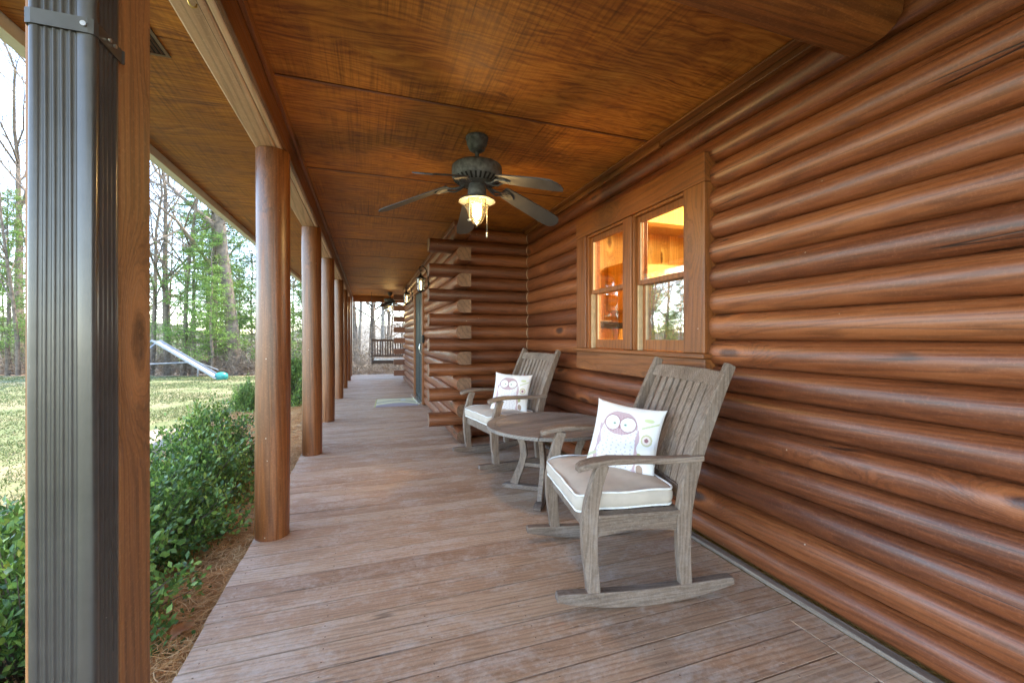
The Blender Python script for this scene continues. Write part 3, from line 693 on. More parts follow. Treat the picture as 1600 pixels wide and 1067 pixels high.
# ------------------------------------------------------------------ ceiling fans
def fan(loc, ang, label, full=True):
    r_ = thing('ceiling_fan', loc, label, 'ceiling fan', ang, 'ceiling fans under the porch roof')
    m = MB(); m.lathe([(.074,.009),(.076,-.006),(.070,-.012),(.069,-.035),(.052,-.075),(.034,-.088),(0,-.09)], n=32); m.obj('canopy', M['iron'], r_, True, angle=50)
    m = MB(); m.tube([(0,0,-.08),(0,0,-.165)], .014, 14); m.lathe([(.03,-.15),(.034,-.165),(.05,-.178),(.05,-.185)]); m.obj('downrod', M['iron'], r_, True, angle=50)
    m = MB(); m.lathe([(.05,-.178),(.12,-.182),(.158,-.186),(.166,-.194),(.168,-.21),(.167,-.258),(.158,-.274),(.128,-.297),(.09,-.308),(.06,-.31)], n=48); mo = m.obj('motor_housing', M['iron'], r_, True, angle=40)
    m = MB()
    for k in range(30):
        a = 2*math.pi*k/30; c, s = math.cos(a), math.sin(a)
        m.sweep([(c*.158,s*.158,-.2755),(c*.120,s*.120,-.3025)], (-s,c,0), .004, .012)
    m.obj('housing_slots', M['black'], mo)
    m = MB(); m.lathe([(.055,-.309),(.058,-.33),(.062,-.335),(.062,-.375),(.052,-.39),(.045,-.395)]); m.obj('switch_housing', M['iron'], r_, True, angle=50)
    for k in range(5):
        a = 2*math.pi*k/5
        bl = MB(); L0, L1 = .20, .665; pts = []; tilt = R(-13)
        outl = [(L0,-.045),(L0+.02,-.056),(L0+.12,-.064),(L1-.09,-.073),(L1-.025,-.066),(L1,-.03),(L1+.004,0),(L1,.03),(L1-.025,.066),(L1-.09,.073),(L0+.12,.064),(L0+.02,.056),(L0,.045)]
        q_ = len(outl); vs = []
        for dz in (0,.007):
            for (x_, y_) in outl:
                z_ = -.322-.33*(x_-.2)+y_*math.sin(tilt)+dz; yy = y_*math.cos(tilt)
                vs.append((x_*math.cos(a)-yy*math.sin(a), x_*math.sin(a)+yy*math.cos(a), z_))
        bl.add(vs, [tuple(range(q_-1,-1,-1)), tuple(range(q_,2*q_))]+[(j,(j+1)%q_,q_+(j+1)%q_,q_+j) for j in range(q_)])
        bo = bl.obj('blade', M['blade'], r_)
        ar = MB(); c, s = math.cos(a), math.sin(a)
        for sd in (-1,1):
            P_ = lambda x_, y_, z_: (x_*c-y_*s, x_*s+y_*c, z_)
            ar.tube([P_(.085,sd*.008,-.312),(P_(.12,sd*.02,-.332)),P_(.16,sd*.03,-.342),P_(.20,sd*.036,-.334),P_(.25,sd*.03,-.345),P_(.285,0,-.356)], .0065, 6)
        ar.sweep([P_(.09,0,-.313),P_(.13,0,-.333),P_(.19,0,-.330),P_(.27,0,-.356)], (-s,c,0), .006, [.03,.02,.03,.05])
        ar.obj('blade_iron', M['iron'], bo, True, angle=40)
    m = MB(); m.lathe([(.045,-.392),(.06,-.398),(.10,-.404),(.118,-.412),(.122,-.422),(.114,-.422),(.09,-.411),(.05,-.406)], n=40); m.obj('lamp_collar', M['iron'], r_, True, angle=50)
    m = MB(); m.lathe([(.066,-.408),(.074,-.42),(.076,-.445),(.072,-.475),(.057,-.52),(.034,-.553),(.0,-.575)], n=32); lg = m.obj('lamp_glass', M['lamp_glass'], r_, True)
    m = MB(); m.lathe([(.0,-.43),(.022,-.435),(.03,-.46),(.032,-.49),(.026,-.52),(.012,-.54),(0,-.545)], n=20); m.obj('bulb', M['bulb'], r_, True)
    m = MB()
    for k in range(4):
        a = 2*math.pi*k/4+.3; c, s = math.cos(a), math.sin(a); m.tube([(c*r__,s*r__,z_) for r__, z_ in ((.08,-.42),(.081,-.445),(.077,-.475),(.061,-.523),(.037,-.557),(.004,-.582))], .0022, 6)
    m.loop_tube([(.081*math.cos(t_*.2094),.081*math.sin(t_*.2094),-.455) for t_ in range(30)], .0025); m.lathe([(0,-.576),(.006,-.581),(.007,-.59),(0,-.597)], n=10)
    m.obj('lamp_cage', M['iron_dark'], r_, True)
    m = MB(); m.tube([(-.07,-.03,-.39),(-.072,-.031,-.555)], .0013, 5); m.lathe([(0,-.57),(.010,-.565),(.012,-.56),(0,-.554)], (-.072,-.031,0), 12)
    m.obj('pull_chain', M['chain'], r_, True)
    m = MB(); m.tube([(.05,-.045,-.39),(.051,-.046,-.635)], .0013, 5); m.lathe([(0,-.665),(.005,-.66),(.006,-.645),(.003,-.632),(0,-.63)], (.051,-.046,0), 10)
    m.obj('pull_chain', M['chain'], r_, True)
    l = bpy.data.lights.new('fan_light','POINT'); l.energy = 3.5 if full else 3; l.color = (1,.74,.42); l.shadow_soft_size = .05
    lo_ = bpy.data.objects.new('fan_light', l); COL.objects.link(lo_); lo_.parent = r_; lo_.location = (0,0,-.50)
    return r_
f1 = fan((.69,2.73,CZ-.012), R(13), 'weathered iron ceiling fan with lit caged lamp, above the rocking chairs')
f2 = fan((.62,13.0,CZ-.003), R(30), 'distant dark ceiling fan with lit lamp, above the porch swing', False)

# ------------------------------------------------------------------ wall lanterns
def lantern(y, label):
    r_ = thing('wall_lantern', (XF-.05,y,2.10), label, 'lantern', 0, 'black wall lanterns flanking the front door')
    m = MB(); m.tube([(.0,0,.02),(-.012,0,.02)], .055, 16); m.box((-.012,-.045,-.09),(.004,.045,.12)); m.obj('back_plate', M['iron_dark'], r_, bevel=.004)
    m = MB(); pts = [(-.01,0,.06),(-.02,0,.16),(-.05,0,.25),(-.10,0,.29),(-.15,0,.27),(-.155,0,.22),(-.125,0,.205),(-.105,0,.225)]
    m.tube(pts, .007, 8); m.tube([(-.13,0,.28),(-.13,0,.15)], .005, 8); m.tube([(-.01,0,-.05),(-.05,0,-.10),(-.09,0,-.13)], .006, 8); m.obj('arm', M['iron_dark'], r_, True)
    c = (-.13,0,0)
    m = MB(); m.lathe([(0,.17),(.012,.165),(.02,.14),(.055,.105),(.088,.09),(.088,.083),(.07,.083)], c, 6); m.obj('roof', M['iron_dark'], r_)
    m = MB()
    for k in range(6):
        a = 2*math.pi*k/6; m.tube([(c[0]+.07*math.cos(a),.07*math.sin(a),.085),(c[0]+.062*math.cos(a),.062*math.sin(a),-.11)], .0045, 6)
    for zz, rr in ((.083,.073),(.0,.068),(-.112,.066)): m.loop_tube([(c[0]+rr*math.cos(a*math.pi/3),rr*math.sin(a*math.pi/3),zz) for a in range(6)], .005)
    m.lathe([(.064,-.112),(.064,-.12),(.03,-.13),(.01,-.15),(0,-.165)], c, 6); m.obj('cage', M['iron_dark'], r_)
    m = MB(); m.lathe([(.066,.08),(.060,-.108)], c, 6); m.obj('glass', M['lamp_glass'], r_)
    m = MB(); m.tube([(c[0],0,-.10),(c[0],0,-.02)], .009, 10); m.lathe([(0,-.02),(.014,-.01),(.016,.01),(.008,.04),(0,.055)], c, 12); m.obj('bulb', M['bulb_off'], r_, True)
    return r_
lantern(7.0, 'larger looking black iron wall lantern on the near side of the front door')
lantern(9.65, 'black iron wall lantern on the far side of the front door')

# ------------------------------------------------------------------ rocking chairs
def chair(loc, rz, label):
    r_ = thing('rocking_chair', loc, label, 'rocking chair', rz, 'weathered teak rocking chairs on the porch')
    W = .333
    rockz = lambda x_: .30*(x_-.0)**2
    FL = [(.252,.06),(.262,.15),(.273,.27),(.275,.38),(.262,.48),(.238,.57),(.21,.648)]
    RL = [(-.195,.055),(-.185,.18),(-.182,.30),(-.188,.42),(-.208,.53),(-.245,.66),(-.30,.80),(-.363,.95),(-.428,1.09)]
    for s in (-1,1):
        y_ = s*W
        m = MB(); n_ = 22; xs_ = [-.435+.86*i/n_ for i in range(n_+1)]
        th = [.018+.058*math.sin(math.pi*min(1,max(0,(i+.6)/(n_+1.2))))**.55 for i in range(n_+1)]
        m.sweep([(x_,y_,rockz(x_)+th[i]/2) for i, x_ in enumerate(xs_)], (0,1,0), th, .046); m.obj('rocker', M['teak'], r_, bevel=.005)
        m = MB(); m.sweep([(x_,y_,z_) for x_, z_ in FL], (0,1,0), [.060,.062,.070,.074,.066,.058,.056], .04); m.obj('leg', M['teak_z'], r_, bevel=.004)
        m = MB(); m.sweep([(x_,y_,z_) for x_, z_ in RL], (0,1,0), [.060,.064,.070,.074,.074,.068,.062,.056,.046], .036); m.obj('back_post', M['teak_z'], r_, bevel=.005)
        # arm: plan-shaped board
        m = MB(); AR = [(.335,.637,.055),(.31,.648,.078),(.26,.660,.086),(.18,.668,.080),(.06,.664,.060),(-.08,.656,.05),(-.20,.656,.05),(-.272,.660,.052)]
        vs = []
        for (x_, z_, w_) in AR:
            for a, b in ((-1,-1),(1,-1),(1,1),(-1,1)): vs.append((x_, y_+s*.012+a*w_/2, z_+b*.014))
        nA = len(AR); m.add(vs, [(0,1,2,3),tuple(4*(nA-1)+k for k in (3,2,1,0))]+[(4*i+(k+1)%4,4*i+k,4*i+4+k,4*i+4+(k+1)%4) for i in range(nA-1) for k in range(4)])
        m.obj('arm', M['teak'], r_, bevel=.006)
        m = MB(); m.sweep([(-.15,y_-s*.004,.365),(-.02,y_-s*.004,.372),(.1,y_-s*.004,.372),(.24,y_-s*.004,.362)], (0,1,0), [.078,.062,.062,.08], .026); m.obj('side_rail', M['teak'], r_, bevel=.003)
        m = MB(); m.box((-.155,y_-.026,.4065),(.238,y_+.026,.426)); m.obj('seat_edge', M['teak'], r_, bevel=.005)
    m = MB(); m.box((.245,-W+.021,.325),(.275,W-.021,.40)); m.obj('front_rail', M['teak'], r_, bevel=.003)
    m = MB(); m.box((-.20,-W+.019,.335),(-.175,W-.019,.40)); m.obj('rear_rail', M['teak'], r_, bevel=.003)
    m = MB()
    for i in range(8): xx = -.165+i*.059; m.box((xx,-W+.0275,.407),(xx+.048,W-.0275,.423))
    m.obj('seat', M['teak'], r_, bevel=.003)
    def bx_(z_):
        for (a, b) in zip(RL, RL[1:]):
            if a[1] <= z_ <= b[1]: return a[0]+(b[0]-a[0])*(z_-a[1])/(b[1]-a[1])
        return RL[-1][0]
    def arc(y_): return -.022*(1-(y_/W)**2)
    m = MB(); ysl = [(-W+.018)+(2*W-.036)*i/8 for i in range(9)]; vs = []
    for y_ in ysl:
        up = .006*(1-(y_/W)**2)
        for (z_, dx) in ((.985,-.011),(1.052+up,-.011),(1.052+up,.011),(.985,.011)): vs.append((bx_(z_)+arc(y_)+dx, y_, z_))
    m.add(vs, [(3,2,1,0),(32,33,34,35)]+[(4*i+k,4*i+(k+1)%4,4*i+4+(k+1)%4,4*i+4+k) for i in range(8) for k in range(4)])
    m.obj('top_rail', M['teak'], r_, bevel=.004)
    m = MB(); vs = []
    for y_ in ysl:
        for (z_, dx) in ((.445,-.011),(.505,-.011),(.505,.011),(.445,.011)): vs.append((bx_(z_)+arc(y_)+dx, y_, z_))
    m.add(vs, [(3,2,1,0),(32,33,34,35)]+[(4*i+k,4*i+(k+1)%4,4*i+4+(k+1)%4,4*i+4+k) for i in range(8) for k in range(4)])
    m.obj('lower_rail', M['teak'], r_, bevel=.003)
    for i in range(9):
        y_ = (i-4)*.0645; zs_ = [.506,.60,.70,.80,.90,.984]
        m = MB(); m.sweep([(bx_(z_)+arc(y_),y_,z_) for z_ in zs_], (0,1,0), .014, .048); m.obj('slat', M['teak_z'], r_, bevel=.003)
    return r_
C1 = ((1.264,1.950,.001), R(170.3)); C2 = ((1.295,4.0,.001), R(189))
ch1 = chair(*C1, 'near weathered grey teak rocking chair beside the log wall')
ch2 = copy_tree(ch1); ch2.location = C2[0]; ch2.rotation_euler = (0,0,C2[1]); ch2['label'] = 'far weathered teak rocking chair in the corner behind the round table'

def cushion(C, label, dx=0):
    r_ = thing('seat_cushion', (0,0,0), label, 'cushion', 0, 'beige box cushions on the rocking chairs')
    x0_, x1_, hw, z0_, z1_ = -.165, .315, .303, .427, .508; rc_ = .05
    def ring(ins, z_, wob=0):
        pts = []
        for (cx, cy, a0) in ((x1_-rc_,hw-rc_,0),(x0_+rc_,hw-rc_,90),(x0_+rc_,-hw+rc_,180),(x1_-rc_,-hw+rc_,270)):
            for t_ in range(0,91,15): a = R(a0+t_); pts.append((cx+(rc_-ins)*math.cos(a), cy+(rc_-ins)*math.sin(a)))
        out = []
        # densify straight sides
        n_ = len(pts)
        for i in range(n_):
            a, b = pts[i], pts[(i+1)%n_]; d = math.hypot(b[0]-a[0], b[1]-a[1]); k_ = max(1, int(d/.03))
            for j in range(k_): t_ = j/k_; out.append((a[0]+(b[0]-a[0])*t_, a[1]+(b[1]-a[1])*t_))
        return [(x_, y_, z_+wob*(math.sin(x_*23+y_*9)+.6*math.sin(y_*31+1)) - .012*max(0,(x_-.2)/.1)**2) for x_, y_ in out]
    m = MB(); rings = [ring(.03,z0_-.002),ring(.004,z0_+.004,.0015),ring(-.006,z0_+.03,.0015),ring(-.007,z0_+.055,.0015),ring(.002,z1_-.003,.003)]
    vs = []; q_ = len(rings[0])
    for r__ in rings: vs += r__
    cx, cy = (x0_+x1_)/2, 0
    top = rings[-1]; lv = [.96,.9,.8,.65,.45,.22]
    for t_ in lv:
        for (x_, y_, z_) in top:
            X_ = cx+(x_-cx)*t_; Y_ = cy+(y_-cy)*t_; puff = .022*(1-t_**3)+.0035*math.sin(X_*30+Y_*14)*(1-abs(2*t_-1))+.003*math.sin(Y_*40-X_*18)
            vs.append((X_, Y_, z1_-.004+puff-.012*max(0,(X_-.2)/.1)**2))
    nr = len(rings)+len(lv); fs = [(i*q_+j, i*q_+(j+1)%q_, (i+1)*q_+(j+1)%q_, (i+1)*q_+j) for i in range(nr-1) for j in range(q_)]
    fs.append(tuple((nr-1)*q_+j for j in range(q_))); fs.append(tuple(range(q_-1,-1,-1)))
    m.add(vs, fs); m.obj('pad', M['fabric'], r_, True)
    for rg in (ring(-.001,z1_-.001,.003), ring(.002,z0_+.006,.0015)):
        m = MB(); m.loop_tube(rg, .0052, 8); m.obj('piping', M['piping'], r_, True)
    r_.location = C[0]; r_.rotation_euler = (0,0,C[1]); return r_
cushion(C1, 'beige box cushion with white piping on the near rocking chair')
cushion(C2, 'beige box cushion with white piping on the far rocking chair')

def owl(u, v):
    """printed owl, u,v in -1..1, returns rgb"""
    W_ = (.80,.78,.77); P_ = (.53,.37,.40); base = W_
    rnd = math.sin(u*91.7+v*57.3)*math.sin(u*33.1-v*71.9)
    ex = lambda cx, cy, rx, ry: math.sqrt(((u-cx)/rx)**2+((v-cy)/ry)**2)
    cx = -.12
    # body outline
    hw = .60 if v < -.1 else .60-.12*max(0,(v+.1))**1.0
    if v < .75 and v > -1:
        top = ex(cx,.28,.54,.50)
        inbody = (abs(u-cx) < hw+.02*math.sin(v*9) and v <= .28) or (top < 1 and v > .28)
        edge = (abs(abs(u-cx)-hw-.02*math.sin(v*9)) < .045+.02*math.sin(v*13+u*3) and v <= .28) or (.80 < top < 1 and v > .28)
        if edge: base = P_ if rnd > -.75 else (.5,.36,.38)
        elif inbody:
            base = (.76,.735,.74)
            if v < .2 and math.sin(u*38+math.sin(v*25)*1.5)*math.sin(v*30+u*6) > .72: base = (.52,.47,.52)
            if v > .05: 
                if ex(cx,.38,.50,.34) < 1: base = P_ if math.sin(u*70+v*20) < .8 else (.46,.28,.32)
    for sx in (-1,1):
        e = ex(cx+sx*.24,.39,.235,.235)
        if e < 1: base = (.80,.79,.77)
        if .95 < e < 1.05: base = (.34,.18,.22)
        e2 = ex(cx+sx*.17,.37,.055,.04)
        if e2 < 1: base = (.12,.15,.13) if e2 < .5 else (.42,.55,.47)
    if abs(u-cx) < .04*(1-(.34-v)/.16) and .18 < v < .34: base = (.28,.15,.18)
    # branch and flower to the right
    if u > .52:
        if abs(v-(.34+.5*(u-.5))) < .03 and u < .95 and v > .2: base = (.58,.60,.38)
        if ex(.68,.62,.14,.06) < 1: base = (.62,.66,.38)
        e = ex(.72,.05,.16,.17)
        if e < 1: base = (.55,.50,.32) if e > .7 else ((.72,.6,.55) if e > .35 else (.28,.12,.14))
        if ex(.55,-.45,.12,.1) < 1: base = (.40,.40,.2)
        if ex(.62,-.8,.1,.14) < 1: base = (.38,.26,.2)
    if u < -.7 and abs(v+.3-u*.4) < .05 and v < -.3: base = (.5,.5,.35)
    return base
def pillow(loc, az, tilt, roll, label):
    n_ = 150; S = .190; T = .066; V = []; 
    def co(u, v, side):
        k = max(0,(1-u**2))*max(0,(1-v**2)); th = T*(k**.42)*side
        ex_ = S*u*(1-.075*(1-v*v))*(1+.02*abs(v)**8); ey_ = S*v*(1-.075*(1-u*u))*(1+.02*abs(u)**8)
        wr = .0025*math.sin(u*9+v*5)*k+.002*math.sin(v*17-u*4)*k
        return (ex_, -(th+ (wr if side > 0 else -wr)), ey_)
    cols = []
    for j in range(n_+1):
        for i in range(n_+1):
            u = -1+2*i/n_; v = -1+2*j/n_; V.append(co(u,v,1)); cols.append(owl(u,v))
    q_ = n_+1; F_ = [(j*q_+i, j*q_+i+1, (j+1)*q_+i+1, (j+1)*q_+i) for j in range(n_) for i in range(n_)]
    o0 = len(V); nb = 40
    for j in range(nb+1):
        for i in range(nb+1):
            u = -1+2*i/nb; v = -1+2*j/nb; V.append(co(u,v,-1)); cols.append((.8,.78,.76))
    q2 = nb+1; F_ += [(o0+j*q2+i, o0+(j+1)*q2+i, o0+(j+1)*q2+i+1, o0+j*q2+i+1) for j in range(nb) for i in range(nb)]
    o = np_obj('throw_pillow', V, F_, M['print'], smooth=True)
    at = o.data.color_attributes.new('print', 'FLOAT_COLOR', 'POINT')
    at.data.foreach_set('color', np.array([(*c, 1) for c in cols], dtype=np.float32).ravel())
    o.rotation_mode = 'QUATERNION'
    o.rotation_quaternion = (Matrix.Rotation(az, 3, 'Z') @ Matrix.Rotation(tilt, 3, 'X') @ Matrix.Rotation(roll, 3, 'Y')).to_quaternion()
    o.location = loc
    return tag(o, label, 'pillow', 'white owl pillows on the rocking chairs')
# front of pillow looks along -Y; az turns it towards -X
pillow((1.325,1.965,.668), R(-50), R(-20), R(6), 'white square pillow with a mauve owl print on the near rocking chair')
pillow((1.335,3.91,.678), R(-36), R(-20), R(3), 'white square pillow with a mauve owl print on the far rocking chair')

# ------------------------------------------------------------------ table
tb = thing('round_table', (1.36,3.03,0), 'low round weathered teak table between the two rocking chairs', 'table', R(12))
m = MB(); Rt = .50; zt_ = .545
yy = -Rt+.07
def disc_plank(mb, ya, yb, R_, z0_, z1_):
    N_ = 14; up = []; 
    def hx(y_): return math.sqrt(max(0.0, R_*R_-y_*y_))
    vs = []; 
    for i in range(N_+1):
        y_ = ya+(yb-ya)*i/N_; h_ = hx(y_)
        for z_ in (z0_,z1_): vs += [(-h_,y_,z_),(h_,y_,z_)]
    fs = []
    for i in range(N_):
        a = i*4; b = a+4; fs += [(a,b,b+1,a+1)[::1],(a+2,a+3,b+3,b+2),(a,a+2,b+2,b),(a+1,b+1,b+3,a+3)]
    fs += [(0,1,3,2),(N_*4,N_*4+2,N_*4+3,N_*4+1)]
    mb.add(vs, fs)
ys_ = [-.43+.0956*i for i in range(10)]
for a, b in zip(ys_, ys_[1:]): disc_plank(m, a+.0012, b-.0012, .4315, zt_-.022, zt_-.001)
m.obj('table_top', M['teak_grey'], tb, bevel=.002)
m = MB(); nseg = 8
for s_ in range(nseg):
    a0 = 2*math.pi*s_/nseg+.01/ .5; a1 = 2*math.pi*(s_+1)/nseg-.003; vs = []; K_ = 10
    for i in range(K_+1):
        a = a0-.018+(a1-a0+.018)*i/K_
        for rr, z_ in ((.433,zt_-.027),(.50,zt_-.027),(.50,zt_),(.433,zt_)): vs.append((rr*math.cos(a),rr*math.sin(a),z_))
    m.add(vs, [(0,1,2,3),tuple(4*K_+k for k in (3,2,1,0))]+[(4*i+(k+1)%4,4*i+k,4*i+4+k,4*i+4+(k+1)%4) for i in range(K_) for k in range(4)])
m.obj('rim', M['teak_grey'], tb, bevel=.005)
for k in range(4):
    a = R(40+90*k); c, s = math.cos(a), math.sin(a)
    m = MB(); m.sweep([(c*r_,s*r_,z_) for r_, z_ in ((.30,.035),(.275,.10),(.235,.20),(.215,.28),(.225,.36),(.26,.45),(.29,.517))], (-s,c,0), [.07,.06,.055,.055,.055,.055,.06], .036); m.obj('leg', M['teak_z'], tb, bevel=.004)
for k in range(2):
    a = R(40+90*k); c, s = math.cos(a), math.sin(a)
    z__ = .028; m = MB(); m.sweep([(c*r_,s*r_,z_-k*.0) for r_, z_ in ((-.40,.014),(-.36,.02),(-.2,.022),(.2,.022),(.36,.02),(.40,.014))], (-s,c,0), [.018,.038,.036,.036,.038,.018], .06 if k == 0 else .056)
    if k: 
        for i_, v_ in enumerate(m.v): m.v[i_] = (v_[0], v_[1], v_[2]-.0015 if abs(v_[0]*c+v_[1]*s) < .3 else v_[2])
    m.obj('foot', M['teak'], tb, bevel=.005)
    m = MB(); m.sweep([(-c*.22,-s*.22,.235-.033*k),(c*.22,s*.22,.235-.033*k)], (-s,c,0), .03, .022); m.obj('stretcher', M['teak'], tb, bevel=.003)
    m = MB(); m.sweep([(-c*.40,-s*.40,.503-.001*k),(c*.40,s*.40,.503-.001*k)], (-s,c,0), .028, .04); m.obj('top_rail', M['teak'], tb, bevel=.003)

# ------------------------------------------------------------------ doormat
def doormat():
    nx, ny = 90, 50; V = []; cols = []; w_, h_ = .76, .50
    for j in range(ny+1):
        for i in range(nx+1):
            u = i/nx; v = j/ny
            z_ = .009+.0015*math.sin(u*9+v*4)+.001*math.sin(v*14)
            V.append((-w_/2+w_*u, -h_/2+h_*v, z_))
            c = (.80,.73,.46)
            if v < .12+.28*math.sin(u*3.0): c = (.46,.38,.38) if v > .05 else (.38,.31,.32)
            if abs(v-(.42+.30*math.sin(u*3.1))) < .035: c = (.35,.34,.25)
            if math.hypot(u-.68,(v-.80)*.6) < .07: c = (.78,.78,.68)
            if u < .03: c = (.5,.46,.2)
            cols.append(c)
    q_ = nx+1; F_ = [(j*q_+i, j*q_+i+1, (j+1)*q_+i+1, (j+1)*q_+i) for j in range(ny) for i in range(nx)]
    o = np_obj('doormat', V, F_, M['matprint'], smooth=True)
    at = o.data.color_attributes.new('print','FLOAT_COLOR','POINT'); at.data.foreach_set('color', np.array([(*c,1) for c in cols], dtype=np.float32).ravel())
    s_ = o.modifiers.new('solid','SOLIDIFY'); s_.thickness = .008
    return o
dm = doormat(); dm.scale = (.98,1.9,1); dm.location = (.50,8.12,.001); dm.rotation_euler = (0,0,R(-3)); tag(dm, 'yellow and purple printed doormat in front of the dark green door', 'doormat')

# ------------------------------------------------------------------ porch swing
sw = thing('porch_swing', (.80,13.05,0), 'dark wooden porch swing with slatted back hanging at the far end', 'swing')
m = MB(); 
for i in range(6): m.box((-.66,-.24+i*.085,.52),(.66,-.24+i*.085+.07,.54))
m.box((-.66,-.27,.45),(.66,-.242,.53)); m.box((-.66,.262,.45),(.66,.29,.53)); m.obj('seat', M['swing'], sw, bevel=.003)
m = MB(); m.sweep([(-.66,.27,.66),(.66,.27,.66)], (0,1,0), .05, .025); m.sweep([(-.66,.37,1.13),(.66,.37,1.13)], (0,1,0), .07, .025)
for i in range(17): xx = -.60+i*.075; m.sweep([(xx,.275,.68),(xx,.368,1.10)], (1,0,0), .016, .034)
m.obj('backrest', M['swing'], sw)
for s_ in (-1,1):
    m = MB(); m.sweep([(s_*.68,.255,.45),(s_*.68,.385,1.18)], (1,0,0), .05, .03); m.sweep([(s_*.68,-.25,.42),(s_*.68,-.25,.74)], (1,0,0), .05, .03); m.sweep([(s_*.69,-.30,.76),(s_*.69,.32,.76)], (1,0,0), .025, .07); m.obj('arm', M['swing'], sw, bevel=.003)
    m = MB(); m.tube([(s_*.70,-.25,.5),(s_*.70,.0,1.5),(s_*.70,0,CZ-.005)], .006, 6); m.tube([(s_*.70,.30,.7),(s_*.70,.0,1.5)], .006, 6); m.obj('chain', M['iron'], sw, True)
m = MB(); m.box((-.62,-.25,.543),(.62,.23,.60)); tag(o := m.obj('swing_cushion', M['piping'], bevel=.02), 'white bench cushion on the porch swing', 'cushion'); o.location = (.80,13.05,0)

# ------------------------------------------------------------------ play set
ps = thing('play_slide', (-6.2,15.0,GZ), 'metal slide frame with a pale sloping bar at the edge of the lawn', 'slide')
def pix(u, v, d):  # world point that projects at u,v at depth d
    c, s = math.cos(R(18.96)), math.sin(R(18.96)); a = (u-800)/655*d; return Vector((a*c+d*s, d*c-a*s, H-(v-527)/655*d))
A_ = pix(243,533,16.0)-ps.location; B_ = pix(341,591,15.4)-ps.location
m = MB(); dirv = (B_-A_); side = Vector((-dirv.y, dirv.x, 0)).normalized()
m.sweep([A_,B_], side, .02, .30); 
for s_ in (-1,1): m.sweep([A_+side*.15*s_+Vector((0,0,.04)),B_+side*.15*s_+Vector((0,0,.04))], side, .07, .015)
m.obj('slide_chute', M['galv'], ps, bevel=.004)
C_ = Vector((A_.x-1.9*.84, A_.y-.3, 0)); m = MB(); m.tube([A_, A_+Vector((-.12,0,.02)), A_+Vector((-.8,.1,-.62)), A_+Vector((-1.5,.2,-1.35))], .03, 8); m.tube([A_+Vector((-.1,.5,0)), A_+Vector((-.8,.6,-.62)), A_+Vector((-1.5,.7,-1.4))], .03, 8)
for k in range(1,5): q_ = A_+Vector((-.3*k,.03*k,-.28*k)); m.tube([q_, q_+Vector((0,.5,0))], .018, 6)
m.obj('ladder', M['galv'], ps, True)
m = MB(); q0 = A_+Vector((-3.4,.3,-.98)); q1 = A_+Vector((1.25,.35,-.84)); m.tube([q0,q1], .03, 8); m.tube([q1+Vector((0,0,.0)), q1+Vector((.0,0,-.7))], .02, 6); m.tube([q0, Vector((q0.x,q0.y,-.05))], .03, 6); m.tube([q1, Vector((B_.x-.1,B_.y+.35,.35))], .015, 6); m.obj('rail', M['galv'], ps, True)
tc = MB(); q_ = pix(346,588,15.5)
tc.lathe([(0,0),(.20,.0),(.26,.06),(.27,.20),(.23,.29),(.12,.35),(0,.36)], (0,0,0), 20); o = tc.obj('toy_tub', M['teal'], smooth=True, angle=60); o.location = (q_.x,q_.y,GZ+.0); o.scale = (.8,.6,.8)
tag(o, 'rounded teal plastic toy at the foot of the slide', 'toy')

# ------------------------------------------------------------------ vegetation
def leaves(P, Nrm, size, rng, aspect=.55, fold=.25):
    """diamond leaves: P centre points, Nrm outward directions"""
    n_ = len(P); d = Nrm + rng.normal(0,.55,(n_,3)); d /= np.linalg.norm(d,axis=1)[:,None]
    r = rng.normal(0,1,(n_,3)); s = np.cross(d, r); s /= np.linalg.norm(s,axis=1)[:,None]; up = np.cross(s, d)
    L = (size*rng.uniform(.6,1.3,n_))[:,None]
    a = P; b = P+d*L*.5+s*L*aspect*.5+up*L*fold*.3; c = P+d*L; e = P+d*L*.5-s*L*aspect*.5+up*L*fold*.3
    V = np.stack([a,b,c,e],1).reshape(-1,3); i = np.arange(n_)[:,None]*4
    F = np.concatenate([i+np.array([[0,1,2]]), i+np.array([[0,2,3]])],0); return V, F
def shrub_mesh(seed, rx, ry, rz, nl, size=.03):
    rng = np.random.default_rng(seed)
    ns = 110; th = rng.uniform(0,2*np.pi,ns); ph = np.arccos(rng.uniform(-.05,1,ns))
    tips = np.stack([rx*np.sin(ph)*np.cos(th), ry*np.sin(ph)*np.sin(th), rz*np.cos(ph)],1)*rng.uniform(.72,1.12,ns)[:,None]
    tips[:,2] = np.abs(tips[:,2])+.06; P = []; D = []
    m = MB()
    per = nl//ns
    for t_ in tips:
        root = np.array([t_[0]*.12,t_[1]*.12,0.0]); mid = root+(t_-root)*.5+np.array([0,0,.06*rz])
        m.tube([root, mid, t_], [.006,.004,.0015], 4, False)
        k = rng.beta(2.2,1.0,per); k = .22+.8*k
        base = (1-k)[:,None]**2*root+2*((1-k)*k)[:,None]*mid+(k**2)[:,None]*t_
        ax_ = (t_-root)/np.linalg.norm(t_-root)
        off = rng.normal(0,.03,(per,3)); P.append(base+off); D.append(off/.03*.7+ax_*.9+np.array([0,0,.35]))
    P = np.concatenate(P); D = np.concatenate(D); D /= np.linalg.norm(D,axis=1)[:,None]
    return P, D, m, rng
shr = []
for sd, dims, nl in ((1,(.58,.58,.60),9500),(2,(.62,.55,.66),9500),(3,(.50,.6,.55),9500)):
    P_, D_, m, rng = shrub_mesh(sd, *dims, nl)
    V_, F_ = leaves(P_, D_, .035, rng, .58)
    shr.append((V_, F_, m))
SH = []
